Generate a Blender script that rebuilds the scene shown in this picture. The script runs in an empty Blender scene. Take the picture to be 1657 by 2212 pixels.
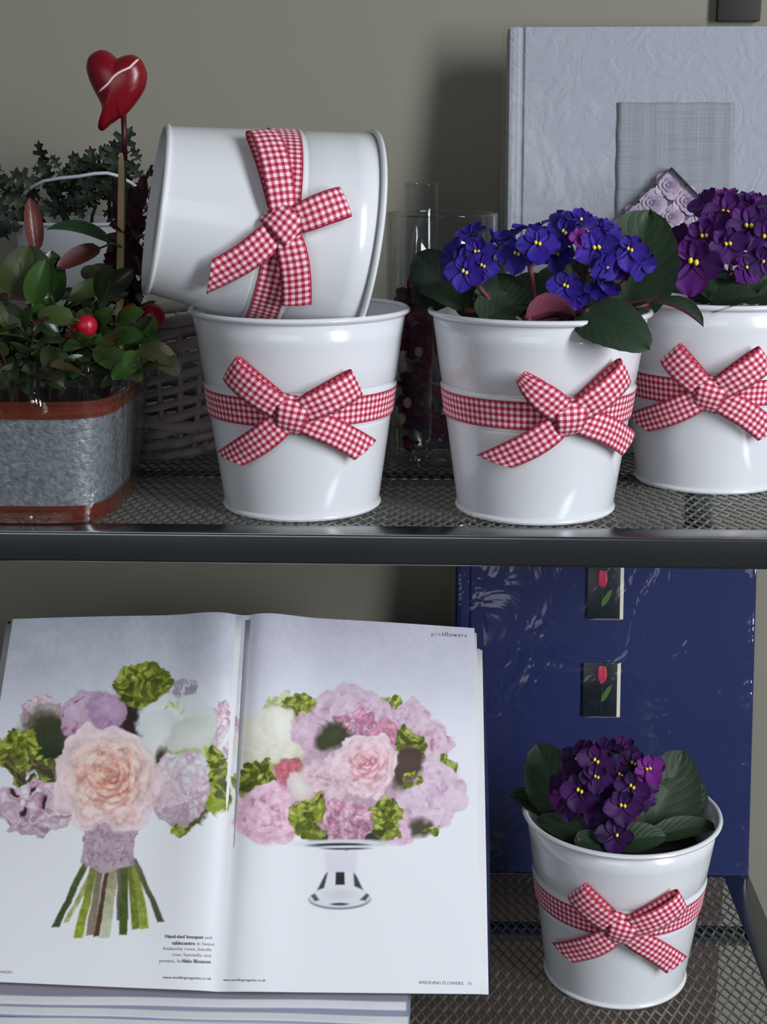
import bpy, bmesh, math, random
import numpy as np
from mathutils import Vector, Matrix

random.seed(7)
rng = np.random.default_rng(11)
PI = math.pi
scene = bpy.context.scene
COL = scene.collection

# ------------------------------------------------------------------ camera
CZ = 1.25                                    # camera height above the floor
FPX, PITCH, YAW = 3142.384, 0.2515, 0.0392   # focal length in pixels of the 1657x2212 frame
cp, sp, cy_, sy_ = math.cos(PITCH), math.sin(PITCH), math.cos(YAW), math.sin(YAW)
RIGHT = Vector((cy_, sy_, 0))
FWD = Vector((-sy_ * cp, cy_ * cp, -sp))
UPV = Vector((-sy_ * sp, cy_ * sp, cp))
cam_data = bpy.data.cameras.new('camera')
cam_data.sensor_fit = 'VERTICAL'
cam_data.sensor_height = 24.0
cam_data.sensor_width = 18.0
cam_data.lens = 24.0 * FPX / 2212.0
cam_data.clip_start = 0.05
cam = bpy.data.objects.new('camera', cam_data)
COL.objects.link(cam)
m3 = Matrix((RIGHT, UPV, -FWD)).transposed()
cam.matrix_world = Matrix.Translation((0, 0, CZ)) @ m3.to_4x4()
scene.camera = cam

# ------------------------------------------------------------------ light and exposure
scene.view_settings.view_transform = 'Standard'
scene.view_settings.look = 'None'
scene.view_settings.gamma = 1.0
scene.view_settings.use_curve_mapping = False
scene.view_settings.exposure = -0.08
world = bpy.data.worlds.new('world')
world.use_nodes = True
bgn = world.node_tree.nodes['Background']
bgn.inputs[0].default_value = (0.80, 0.88, 1.0, 1)
bgn.inputs[1].default_value = 0.10
scene.world = world


def area_light(name, loc, target, sx, sy, power, col):
    d = bpy.data.lights.new(name, 'AREA')
    d.shape = 'RECTANGLE'
    d.size, d.size_y, d.energy, d.color = sx, sy, power, col
    o = bpy.data.objects.new(name, d)
    COL.objects.link(o)
    o.location = loc
    o.rotation_euler = (Vector(target) - Vector(loc)).to_track_quat('-Z', 'Y').to_euler()
    return o


# shop window to the right of the photographer, and the glazed shop front behind the photographer
area_light('window_light', (2.15, -0.75, 1.86), (0.0, 1.4, 1.05), 0.62, 2.0, 100, (0.92, 0.955, 1.0))
area_light('shop_front_light', (-0.9, -2.6, 1.9), (0.0, 1.4, 0.8), 2.6, 1.8, 24, (0.93, 0.96, 1.0))


# ------------------------------------------------------------------ pixel helpers (authoring only: a photo point on a known plane)
def ray(px, py):
    x, y = (px - 828.5) / FPX, (py - 1106.0) / FPX
    return RIGHT * x + FWD - UPV * y


def atz(px, py, z):
    r = ray(px, py)
    return r * ((z - CZ) / r.z) + Vector((0, 0, CZ))


def aty(px, py, Y):
    r = ray(px, py)
    return r * (Y / r.y) + Vector((0, 0, CZ))


Z1 = CZ - 0.3122      # upper shelf
Z2 = CZ - 0.7951      # lower shelf
WALLY = 1.62


# ------------------------------------------------------------------ mesh builder
class MB:
    def __init__(self):
        self.v, self.f, self.uv, self.mi = [], [], [], []

    def add(self, verts, faces, uvs=None, mi=0):
        o = len(self.v)
        self.v += [tuple(p) for p in verts]
        for k, fc in enumerate(faces):
            self.f.append(tuple(i + o for i in fc))
            self.mi.append(mi)
            self.uv.append([uvs[i] for i in fc] if uvs is not None else [(0, 0)] * len(fc))
        return self

    def box(self, c, s, bevel=0.0, R=None):
        bm = bmesh.new()
        bmesh.ops.create_cube(bm, size=1)
        for v in bm.verts:
            v.co = Vector((v.co.x * s[0], v.co.y * s[1], v.co.z * s[2]))
        if bevel > 0:
            bmesh.ops.bevel(bm, geom=bm.edges[:], offset=bevel, segments=2, profile=0.6, affect='EDGES')
        bm.verts.index_update()
        vs = [(R @ v.co if R else v.co) + Vector(c) for v in bm.verts]
        fs = [[v.index for v in f.verts] for f in bm.faces]
        bm.free()
        return self.add(vs, fs)

    def grid(self, fn, nu, nv, uvfn=None, wrapu=False):
        vs, uvs = [], []
        for j in range(nv + 1):
            for i in range(nu + (0 if wrapu else 1)):
                vs.append(fn(i / nu, j / nv))
                uvs.append(uvfn(i / nu, j / nv) if uvfn else (i / nu, j / nv))
        row = nu if wrapu else nu + 1
        fs = []
        for j in range(nv):
            for i in range(nu):
                a, b = j * row + i, j * row + (i + 1) % row
                fs.append((a, b, b + row, a + row))
        return self.add(vs, fs, uvs)

    def lathe(self, prof, seg=72, c=(0, 0, 0)):
        n = len(prof)
        vs = []
        for r, z in prof:
            for k in range(seg):
                a = 2 * PI * k / seg
                vs.append((c[0] + r * math.cos(a), c[1] + r * math.sin(a), c[2] + z))
        fs = []
        for j in range(n - 1):
            for k in range(seg):
                k2 = (k + 1) % seg
                fs.append((j * seg + k, j * seg + k2, (j + 1) * seg + k2, (j + 1) * seg + k))
        return self.add(vs, fs)

    def tube(self, pts, rad, seg=8, cap=True, flat=1.0):
        pts = [Vector(p) for p in pts]
        n = len(pts)
        rads = rad if isinstance(rad, (list, tuple)) else [rad] * n
        t0 = (pts[1] - pts[0]).normalized()
        up = Vector((0, 0, 1)) if abs(t0.z) < 0.9 else Vector((1, 0, 0))
        vs = []
        e1 = None
        for i in range(n):
            t = (pts[min(i + 1, n - 1)] - pts[max(i - 1, 0)]).normalized()
            if e1 is None:
                e1 = t.cross(up).normalized()
            else:
                e1 = (e1 - t * e1.dot(t)).normalized()
            e2 = t.cross(e1)
            for k in range(seg):
                a = 2 * PI * k / seg
                vs.append(pts[i] + e1 * (math.cos(a) * rads[i]) + e2 * (math.sin(a) * rads[i] * flat))
        fs = []
        for i in range(n - 1):
            for k in range(seg):
                k2 = (k + 1) % seg
                fs.append((i * seg + k, i * seg + k2, (i + 1) * seg + k2, (i + 1) * seg + k))
        if cap:
            fs.append(tuple(range(seg - 1, -1, -1)))
            fs.append(tuple((n - 1) * seg + k for k in range(seg)))
        return self.add(vs, fs)

    def sphere(self, c, r, seg=12, rings=8, sc=(1, 1, 1)):
        c = Vector(c)
        vs = [c + Vector((0, 0, -r * sc[2]))]
        for j in range(1, rings):
            t = -PI / 2 + PI * j / rings
            for k in range(seg):
                a = 2 * PI * k / seg
                vs.append(c + Vector((r * sc[0] * math.cos(t) * math.cos(a), r * sc[1] * math.cos(t) * math.sin(a), r * sc[2] * math.sin(t))))
        vs.append(c + Vector((0, 0, r * sc[2])))
        fs = []
        for k in range(seg):
            fs.append((0, 1 + (k + 1) % seg, 1 + k))
            top = 1 + (rings - 2) * seg
            fs.append((len(vs) - 1, top + k, top + (k + 1) % seg))
        for j in range(rings - 2):
            for k in range(seg):
                a, b = 1 + j * seg + k, 1 + j * seg + (k + 1) % seg
                fs.append((a, b, b + seg, a + seg))
        return self.add(vs, fs)

    def mesh(self, name, mat, smooth=True):
        me = bpy.data.meshes.new(name)
        me.from_pydata(self.v, [], self.f)
        uvl = me.uv_layers.new(name='UVMap')
        flat = [c for f in self.uv for p in f for c in p]
        uvl.data.foreach_set('uv', flat)
        if smooth:
            me.polygons.foreach_set('use_smooth', [True] * len(me.polygons))
        for m in (mat if isinstance(mat, (list, tuple)) else [mat]):
            me.materials.append(m)
        me.polygons.foreach_set('material_index', self.mi)
        me.update()
        return me


WL = {}     # world matrix of every object made here (only translation / rotation, no scale)


def wmat(o):
    return WL.get(o.name, Matrix())


def link(name, data, parent=None, M=None):
    """M: world matrix of the object (identity = same frame as its parent)."""
    o = bpy.data.objects.new(name, data)
    COL.objects.link(o)
    if parent is not None:
        o.parent = parent
    M = wmat(parent).copy() if (M is None and parent is not None) else (M or Matrix())
    o.matrix_basis = (wmat(parent).inverted() @ M) if parent is not None else M
    WL[o.name] = M
    return o


def part(name, mb, mat, parent, smooth=True, world=True, kind=None, label=None, sharp=None, solid=0):
    """mesh object; world=True: mb holds world coordinates, they are moved into the parent's frame"""
    if world and parent is not None:
        inv = wmat(parent).inverted()
        mb.v = [tuple(inv @ Vector(p)) for p in mb.v]
    o = link(name, mb.mesh(name, mat, smooth), parent)
    if sharp:
        md = o.modifiers.new('edge', 'EDGE_SPLIT')
        md.split_angle = math.radians(sharp)
    if solid:
        md = o.modifiers.new('thick', 'SOLIDIFY')
        md.thickness = solid
        md.offset = 0
    if kind:
        o['kind'] = kind
    if label:
        o['label'] = label
    return o


def tag(o, label, cat, group=None, kind=None):
    o['label'] = label
    o['category'] = cat
    if group:
        o['group'] = group
    if kind:
        o['kind'] = kind
    return o


def thing(name, label, cat, loc, M=None, group=None):
    o = bpy.data.objects.new(name, None)
    COL.objects.link(o)
    o.empty_display_size = 0.02
    M = M or Matrix.Translation(loc)
    o.matrix_basis = M
    WL[o.name] = M
    return tag(o, label, cat, group)


# ------------------------------------------------------------------ materials
def lin(c):
    return tuple(((x / 255) / 12.92 if x / 255 <= 0.04045 else ((x / 255 + 0.055) / 1.055) ** 2.4) for x in c) + (1,)


MATS = {}


def mat(name, col=(200, 200, 200), rough=0.5, metal=0.0, spec=0.5, coat=0.0, noise=0.0, nscale=30.0, bump=0.0, bscale=60.0,
        bdist=0.001, var=None, sheen=0.0, trans=0.0, coatr=0.05):
    """principled material; noise mixes the colour with a darker tone, var = second colour picked per object"""
    if name in MATS:
        return MATS[name]
    m = bpy.data.materials.new(name)
    m.use_nodes = True
    nt = m.node_tree
    b = nt.nodes['Principled BSDF']
    b.inputs['Roughness'].default_value = rough
    b.inputs['Metallic'].default_value = metal
    b.inputs['Specular IOR Level'].default_value = spec
    b.inputs['Coat Weight'].default_value = coat
    b.inputs['Coat Roughness'].default_value = coatr
    b.inputs['Sheen Weight'].default_value = sheen
    b.inputs['Transmission Weight'].default_value = trans
    tc = nt.nodes.new('ShaderNodeTexCoord')
    last = None
    if var is not None:
        oi = nt.nodes.new('ShaderNodeObjectInfo')
        rp = nt.nodes.new('ShaderNodeValToRGB')
        cols = [col] + list(var)
        while len(rp.color_ramp.elements) < len(cols):
            rp.color_ramp.elements.new(0.5)
        for i, c in enumerate(cols):
            rp.color_ramp.elements[i].position = i / (len(cols) - 1)
            rp.color_ramp.elements[i].color = lin(c)
        nt.links.new(oi.outputs['Random'], rp.inputs[0])
        last = rp.outputs[0]
    if noise > 0:
        n = nt.nodes.new('ShaderNodeTexNoise')
        n.inputs['Scale'].default_value = nscale
        n.inputs['Detail'].default_value = 4
        nt.links.new(tc.outputs['Object'], n.inputs['Vector'])
        mx = nt.nodes.new('ShaderNodeMix')
        mx.data_type = 'RGBA'
        if last is not None:
            nt.links.new(last, mx.inputs[6])
            hs = nt.nodes.new('ShaderNodeHueSaturation')
            hs.inputs['Value'].default_value = 1 - noise
            nt.links.new(last, hs.inputs['Color'])
            nt.links.new(hs.outputs[0], mx.inputs[7])
        else:
            mx.inputs[6].default_value = lin(col)
            mx.inputs[7].default_value = tuple(c * (1 - noise) for c in lin(col)[:3]) + (1,)
        nt.links.new(n.outputs[0], mx.inputs[0])
        last = mx.outputs[2]
    if last is None:
        b.inputs['Base Color'].default_value = lin(col)
    else:
        nt.links.new(last, b.inputs['Base Color'])
    if bump > 0:
        n2 = nt.nodes.new('ShaderNodeTexNoise')
        n2.inputs['Scale'].default_value = bscale
        n2.inputs['Detail'].default_value = 5
        nt.links.new(tc.outputs['Object'], n2.inputs['Vector'])
        bp = nt.nodes.new('ShaderNodeBump')
        bp.inputs['Strength'].default_value = bump
        bp.inputs['Distance'].default_value = bdist
        nt.links.new(n2.outputs[0], bp.inputs['Height'])
        nt.links.new(bp.outputs[0], b.inputs['Normal'])
    MATS[name] = m
    return m


def math_node(nt, op, a, b=None):
    n = nt.nodes.new('ShaderNodeMath')
    n.operation = op
    for i, x in enumerate((a, b)):
        if x is None:
            continue
        if isinstance(x, (int, float)):
            n.inputs[i].default_value = x
        else:
            nt.links.new(x, n.inputs[i])
    return n.outputs[0]


RW = 0.0235          # ribbon width


def gingham():
    m = bpy.data.materials.new('gingham_ribbon')
    m.use_nodes = True
    nt = m.node_tree
    b = nt.nodes['Principled BSDF']
    b.inputs['Roughness'].default_value = 0.75
    b.inputs['Sheen Weight'].default_value = 0.15
    uv = nt.nodes.new('ShaderNodeUVMap')
    sx = nt.nodes.new('ShaderNodeSeparateXYZ')
    nt.links.new(uv.outputs[0], sx.inputs[0])
    P = RW / 4.5

    def stripe(o, ph):
        w = math_node(nt, 'SINE', math_node(nt, 'ADD', math_node(nt, 'MULTIPLY', o, 2 * PI / P), ph))
        mr = nt.nodes.new('ShaderNodeMapRange')
        mr.inputs['From Min'].default_value = -0.25
        mr.inputs['From Max'].default_value = 0.25
        nt.links.new(w, mr.inputs['Value'])
        return mr.outputs[0]
    # v = 0 .. RW across; both selvedges are red
    s = math_node(nt, 'ADD', stripe(sx.outputs[0], 0.0), stripe(sx.outputs[1], 0.0))
    rp = nt.nodes.new('ShaderNodeValToRGB')
    e = rp.color_ramp.elements
    e[0].position, e[0].color = 0.0, lin((250, 228, 233))
    e[1].position, e[1].color = 1.0, lin((158, 14, 48))
    e2 = rp.color_ramp.elements.new(0.5)
    e2.color = lin((222, 108, 134))
    nt.links.new(math_node(nt, 'MULTIPLY', s, 0.5), rp.inputs[0])
    # selvedge line
    d = math_node(nt, 'ABSOLUTE', math_node(nt, 'SUBTRACT', sx.outputs[1], RW / 2))
    ed = math_node(nt, 'GREATER_THAN', d, RW / 2 - 0.0009)
    mx = nt.nodes.new('ShaderNodeMix')
    mx.data_type = 'RGBA'
    nt.links.new(ed, mx.inputs[0])
    nt.links.new(rp.outputs[0], mx.inputs[6])
    mx.inputs[7].default_value = lin((165, 18, 55))
    nt.links.new(mx.outputs[2], b.inputs['Base Color'])
    return m


def clear_film(name, tint=(1, 1, 1), base=0.04, rough=0.05, bump=0.0, bscale=40, ior=1.45, bdist=0.004):
    """thin clear sheet: transparent plus a sharp reflection that grows at grazing angles"""
    m = bpy.data.materials.new(name)
    m.use_nodes = True
    nt = m.node_tree
    nt.nodes.remove(nt.nodes['Principled BSDF'])
    out = nt.nodes['Material Output']
    tr = nt.nodes.new('ShaderNodeBsdfTransparent')
    tr.inputs[0].default_value = (*tint, 1)
    gl = nt.nodes.new('ShaderNodeBsdfGlossy')
    gl.inputs['Roughness'].default_value = rough
    fr = nt.nodes.new('ShaderNodeLayerWeight')       # same from both faces of the sheet
    fr.inputs['Blend'].default_value = 0.5
    fac = math_node(nt, 'MINIMUM', math_node(nt, 'ADD', math_node(nt, 'MULTIPLY', math_node(nt, 'POWER', fr.outputs['Facing'], 4.5), 0.9), base + 0.04), 0.85)
    mx = nt.nodes.new('ShaderNodeMixShader')
    nt.links.new(fac, mx.inputs[0])
    nt.links.new(tr.outputs[0], mx.inputs[1])
    nt.links.new(gl.outputs[0], mx.inputs[2])
    nt.links.new(mx.outputs[0], out.inputs['Surface'])
    if bump > 0:
        tc = nt.nodes.new('ShaderNodeTexCoord')
        n = nt.nodes.new('ShaderNodeTexNoise')
        n.inputs['Scale'].default_value = bscale
        n.inputs['Detail'].default_value = 3
        n.inputs['Distortion'].default_value = 1.2
        nt.links.new(tc.outputs['Object'], n.inputs['Vector'])
        bp = nt.nodes.new('ShaderNodeBump')
        bp.inputs['Strength'].default_value = bump
        bp.inputs['Distance'].default_value = bdist
        nt.links.new(n.outputs[0], bp.inputs['Height'])
        nt.links.new(bp.outputs[0], gl.inputs['Normal'])
        nt.links.new(bp.outputs[0], fr.inputs['Normal'])
    return m


def leaf_mat(name, front, back, rough=0.5, veins=True, var=None, spec=0.4, coat=0.0, vstr=0.3):
    """green upper face, other colour underneath, vein relief from the leaf's own UV"""
    m = bpy.data.materials.new(name)
    m.use_nodes = True
    nt = m.node_tree
    b = nt.nodes['Principled BSDF']
    b.inputs['Roughness'].default_value = rough
    b.inputs['Specular IOR Level'].default_value = spec
    b.inputs['Coat Weight'].default_value = coat
    b.inputs['Coat Roughness'].default_value = 0.15
    ge = nt.nodes.new('ShaderNodeNewGeometry')
    mx = nt.nodes.new('ShaderNodeMix')
    mx.data_type = 'RGBA'
    nt.links.new(ge.outputs['Backfacing'], mx.inputs[0])
    if var:
        oi = nt.nodes.new('ShaderNodeObjectInfo')
        rp = nt.nodes.new('ShaderNodeValToRGB')
        cols = [front] + var
        while len(rp.color_ramp.elements) < len(cols):
            rp.color_ramp.elements.new(0.5)
        for i, c in enumerate(cols):
            rp.color_ramp.elements[i].position = i / (len(cols) - 1)
            rp.color_ramp.elements[i].color = lin(c)
        nt.links.new(oi.outputs['Random'], rp.inputs[0])
        nt.links.new(rp.outputs[0], mx.inputs[6])
    else:
        mx.inputs[6].default_value = lin(front)
    mx.inputs[7].default_value = lin(back)
    nt.links.new(mx.outputs[2], b.inputs['Base Color'])
    if veins:
        uv = nt.nodes.new('ShaderNodeUVMap')
        sx = nt.nodes.new('ShaderNodeSeparateXYZ')
        nt.links.new(uv.outputs[0], sx.inputs[0])
        off = math_node(nt, 'ABSOLUTE', math_node(nt, 'SUBTRACT', sx.outputs[0], 0.5))
        ph = math_node(nt, 'SUBTRACT', math_node(nt, 'MULTIPLY', sx.outputs[1], 44.0), math_node(nt, 'MULTIPLY', off, 38.0))
        wv = math_node(nt, 'POWER', math_node(nt, 'ABSOLUTE', math_node(nt, 'SINE', math_node(nt, 'MULTIPLY', ph, 0.5))), 0.35)
        mid = math_node(nt, 'MINIMUM', math_node(nt, 'MULTIPLY', off, 14.0), 1.0)
        bp = nt.nodes.new('ShaderNodeBump')
        bp.inputs['Strength'].default_value = vstr
        bp.inputs['Distance'].default_value = 0.0010
        nt.links.new(math_node(nt, 'MULTIPLY', wv, mid), bp.inputs['Height'])
        nt.links.new(bp.outputs[0], b.inputs['Normal'])
    return m


ENAMEL = mat('white_enamel', (226, 229, 233), 0.22, 0, 0.5, coat=0.5, coatr=0.08)
GING = gingham()
STEEL = mat('brushed_steel', (140, 145, 146), 0.25, 1.0, noise=0.25, nscale=14, bump=0.05, bscale=300, bdist=0.0002)
MESHM = mat('mesh_steel', (138, 140, 136), 0.45, 0.6, noise=0.3, nscale=20)
WALLM = mat('wall_paint', (143, 140, 128), 0.85, 0, 0.2, noise=0.06, nscale=3, bump=0.1, bscale=180, bdist=0.0006)
FLOORM = mat('dark_floor', (72, 72, 68), 0.55, 0, 0.3, noise=0.4, nscale=6)
GLASS = clear_film('vase_glass', (0.97, 0.98, 0.98), 0.015, 0.02)
FILM = clear_film('cellophane_film', (0.985, 0.985, 0.99), 0.012, 0.12, bump=0.40, bscale=10, bdist=0.006)
FILM2 = clear_film('crinkled_cellophane', (0.98, 0.98, 0.985), 0.025, 0.09, bump=0.6, bscale=14, bdist=0.006)


# ------------------------------------------------------------------ the setting
def structure(name, mb, m, smooth=False):
    o = link(name, mb.mesh(name, m, smooth))
    o['kind'] = 'structure'
    return o


o = structure('floor', MB().box((0, -0.4, -0.02), (6, 4.2, 0.04)), FLOORM)
o = structure('wall_back', MB().box((0, WALLY + 0.05, 1.25), (6, 0.1, 2.6)), WALLM)

# ------------------------------------------------------------------ steel shelving unit
SX0, SX1, SY0, SY1 = -0.62, 0.349, 1.14, 1.605
unit = thing('shelving_unit', 'steel shelving unit with two expanded mesh shelves and polished front lip', 'shelving', (0, 1.32, 0))


def mesh_panel(x0, x1, y0, y1, z, w=0.0102, l=0.0205, sw=0.0009, th=0.0008):
    """expanded metal: diamond lattice of slanted strands, all joined"""
    mb = MB()
    nx, ny = int((x1 - x0) / w), int((y1 - y0) / l)
    w, l = (x1 - x0) / nx, (y1 - y0) / ny
    vs, fs = [], []

    def strand(a, b):
        d = (b - a).normalized()
        s = Vector((-d.y, d.x, 0)) * sw
        k = len(vs)
        for p in (a, b):
            for q in (s + Vector((0, 0, th)), -s + Vector((0, 0, th * 0.4)), -s - Vector((0, 0, th)), s - Vector((0, 0, th * 0.4))):
                vs.append(p + q)
        for i in range(4):
            j = (i + 1) % 4
            fs.append((k + i, k + j, k + 4 + j, k + 4 + i))
    for i in range(nx):
        for j in range(ny):
            c = Vector((x0 + (i + 0.5) * w, y0 + (j + 0.5) * l, z))
            E, W_ = c + Vector((w / 2, 0, 0)), c - Vector((w / 2, 0, 0))
            N, S = c + Vector((0, l / 2, 0)), c - Vector((0, l / 2, 0))
            strand(S, E)
            strand(E, N)
            strand(N, W_)
            strand(W_, S)
    return mb.add(vs, fs)


def shelf(z, cx0, cx1):
    b = 0.028
    mb = MB()
    mb.box(((SX0 + SX1) / 2, SY0 + b / 2, z - 0.001), (SX1 - SX0, b, 0.002), 0.0006)
    mb.box(((SX0 + SX1) / 2, (1.478 + SY1) / 2, z - 0.001), (SX1 - SX0, SY1 - 1.478, 0.002), 0.0006)
    mb.box((SX0 + b / 2, (SY0 + b + 1.478) / 2, z - 0.001), (b, 1.478 - SY0 - b, 0.002), 0.0003)
    mb.box((SX1 - b / 2, (SY0 + b + 1.478) / 2, z - 0.001), (b, 1.478 - SY0 - b, 0.002), 0.0003)
    fr = part('shelf_frame', mb, STEEL, unit, sharp=40)
    lip = MB()
    # lip with a rounded top edge, made as an extruded profile
    prof = []
    for k in range(9):
        a = PI / 2 + PI / 2 * k / 8
        prof.append((SY0 + 0.003 + 0.003 * math.cos(a), z - 0.003 + 0.0032 * math.sin(a)))
    prof += [(SY0, z - 0.0235)]
    for k in range(1, 7):
        a = PI + PI / 2 * k / 6
        prof.append((SY0 + 0.003 + 0.003 * math.cos(a), z - 0.0235 + 0.003 * math.sin(a)))
    prof += [(SY0 + 0.006, z - 0.0265), (SY0 + 0.006, z - 0.025), (SY0 + 0.0025, z - 0.023), (SY0 + 0.0025, z - 0.004), (SY0 + 0.004, z - 0.002)]
    n = len(prof)
    vs = [(x, p[0], p[1]) for x in (SX0, SX1) for p in prof]
    lip.add(vs, [(i, (i + 1) % n, n + (i + 1) % n, n + i) for i in range(n)])
    part('front_lip', lip, STEEL, fr, sharp=50)
    part('side_lip', MB().box((SX1 - 0.001, (SY0 + SY1) / 2 + 0.003, z - 0.0135), (0.002, SY1 - SY0 - 0.008, 0.025), 0.0006), STEEL, fr, sharp=40)
    part('mesh_panel', mesh_panel(SX0 + b, SX1 - b, SY0 + b, 1.478, z - 0.001), MESHM, fr, smooth=False, kind='stuff')
    part('crossbar', MB().box(((SX0 + SX1) / 2, 1.366, z - 0.0065), (SX1 - SX0 - 0.01, 0.026, 0.008), 0.0012), STEEL, fr, sharp=40)
    return fr


shelf(Z1, -0.1, 0.0)
shelf(Z2, -0.1, 0.0)
part('added_panel', MB().box(((SX0 + 0.346) / 2, 1.598, 0.235), (0.346 - SX0, 0.008, 0.37), 0.001), mat('brown_panel', (84, 64, 52), 0.7, noise=0.3, nscale=12), unit, sharp=40)  # added panel: keeps the view down through the lower mesh dark
for x, y in ((SX0 - 0.012, SY0 + 0.022), (SX0 - 0.012, SY1 - 0.012), (0.30, SY1 + 0.0065)):
    part('post', MB().box((x, y if x < 0 else 1.6125, 0.6), (0.022, 0.022 if x < 0 else 0.012, 1.2), 0.002), STEEL, unit, sharp=40)

# ------------------------------------------------------------------ white enamel pots with gingham ribbons
RT, RB, PH = 0.095, 0.0698, 0.1732
R_TOP, R_BOT = 0.0915, 0.0672


def wall_r(z):
    return R_BOT + (R_TOP - R_BOT) * z / PH


def pot_profile():
    p = []
    zs = [0.004, 0.02, 0.05, 0.078]
    p += [(wall_r(z), z) for z in zs]
    zl, zu = 0.468 * PH, 0.640 * PH
    p += [(wall_r(zl - 0.0022), zl - 0.0022), (wall_r(zl) - 0.0010, zl - 0.0008), (wall_r(zl) + 0.0009, zl + 0.0010), (wall_r(zl) + 0.0008, zl + 0.0024),
          (wall_r(zl), zl + 0.0044)]
    p += [(wall_r(zu - 0.0075), zu - 0.0075), (wall_r(zu) + 0.0006, zu - 0.0048), (wall_r(zu) + 0.0011, zu - 0.0030), (wall_r(zu) + 0.0006, zu - 0.0014), (wall_r(zu) - 0.0014, zu),
          (wall_r(zu) - 0.0004, zu + 0.0014), (wall_r(zu + 0.003), zu + 0.003)]
    p += [(wall_r(z), z) for z in (0.13, 0.15, PH - 0.003)]
    p += [(wall_r(PH) - 0.0012, PH - 0.003)]
    p += [(wall_r(z) - 0.0012, z) for z in (0.14, 0.1, 0.06, 0.012)]
    p += [(0.03, 0.0075), (0.0005, 0.0075), (0.0005, 0.0062), (0.03, 0.0062), (wall_r(0) - 0.003, 0.0062), (wall_r(0) - 0.0025, 0.001), (wall_r(0.004), 0.001), (wall_r(0.004), 0.004)]
    return p


POT_BODY = MB().lathe(pot_profile(), 112).mesh('pot_body', ENAMEL)


def torus(R, r, z, seg=112, ms=10, squash=1.0):
    mb = MB()
    return mb.grid(lambda u, v: ((R + r * math.cos(2 * PI * v)) * math.cos(2 * PI * u), (R + r * math.cos(2 * PI * v)) * math.sin(2 * PI * u), z + r * squash * math.sin(2 * PI * v)), seg, ms, wrapu=True)


POT_RIM = torus(RT - 0.0026, 0.0026, PH - 0.0026).mesh('pot_rim', ENAMEL)
POT_FOOT = torus(RB - 0.0025, 0.0025, 0.0026, squash=1.05).mesh('pot_foot', ENAMEL)
BZ = 0.548 * PH       # band centre height


def band_mesh():
    mb = MB()
    h = RW * 0.5
    N = 128

    def fn(u, v):
        z = BZ - h + 2 * h * v
        r = wall_r(z) + 0.0014
        a = 2 * PI * u
        return (r * math.cos(a), r * math.sin(a), z)
    mb.grid(fn, N, 4, lambda u, v: (u * 2 * PI * wall_r(BZ), RW * v))
    return mb.mesh('ribbon_band', GING)


POT_BAND = band_mesh()


def strip(mb, pts, w0, nrm, cut=0.0, u0=0.0, nseg=28):
    """ribbon strip on the pot: pts = list of (u, v, n, width factor) resampled smoothly"""
    P = np.array([p[:3] for p in pts], float)
    Wf = np.array([p[3] for p in pts], float)
    k = np.linspace(0, 1, len(pts))
    t = np.linspace(0, 1, nseg + 1)

    def sm(a):                               # Catmull-Rom resample
        out = []
        n = len(pts)
        for x in t:
            s = x * (n - 1)
            i = min(int(s), n - 2)
            f = s - i
            g = lambda j: a[min(max(j, 0), n - 1)]
            p0, p1, p2, p3 = g(i - 1), g(i), g(i + 1), g(i + 2)
            out.append(0.5 * ((2 * p1) + (-p0 + p2) * f + (2 * p0 - 5 * p1 + 4 * p2 - p3) * f * f + (-p0 + 3 * p1 - 3 * p2 + p3) * f ** 3))
        return np.array(out)
    C, Wd = sm(P), sm(Wf)
    d = (P[-1] - P[0])[:2] if nrm is None else np.array(nrm)
    vs, uvs = [], []
    arc = u0
    for i in range(len(C)):
        if i:
            arc += np.linalg.norm(C[i] - C[i - 1])
        j0, j1 = max(i - 1, 0), min(i + 1, len(C) - 1)
        tg = (C[j1] - C[j0])[:2]
        if nrm is not None:
            tg = np.array(nrm)
        tg = tg / (np.linalg.norm(tg) + 1e-9)
        sd = np.array([-tg[1], tg[0]])
        for q in range(7):
            b = q / 6 - 0.5
            cu = 0.0
            if cut and i > len(C) * 0.5:
                cu = cut * b * ((i / (len(C) - 1) - 0.5) * 2) * 0.012
            p = C[i][:2] + sd * w0 * Wd[i] * b + tg * cu
            vs.append((p[0], p[1], C[i][2] + 0.0010 * math.cos(b * PI)))
            uvs.append((arc + cu, (b + 0.5) * RW))
    fs = []
    for i in range(len(C) - 1):
        for q in range(6):
            a = i * 7 + q
            fs.append((a, a + 1, a + 8, a + 7))
    mb.add(vs, fs, uvs)
    return mb


def bow_map(mb, ang):
    """(u along the wall, v up, n out from the wall) -> pot coordinates, bow centre at angle ang"""
    out = []
    for u, v, n in mb.v:
        z = BZ + v
        r = wall_r(z) + 0.0018
        # the ribbon ends stand off in a straight line rather than hugging the wall
        a = u / (r + 0.004)
        a2 = ang + a
        out.append(((r + n) * math.sin(a2), -(r + n) * math.cos(a2), z))
    mb.v = out
    return mb


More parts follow.
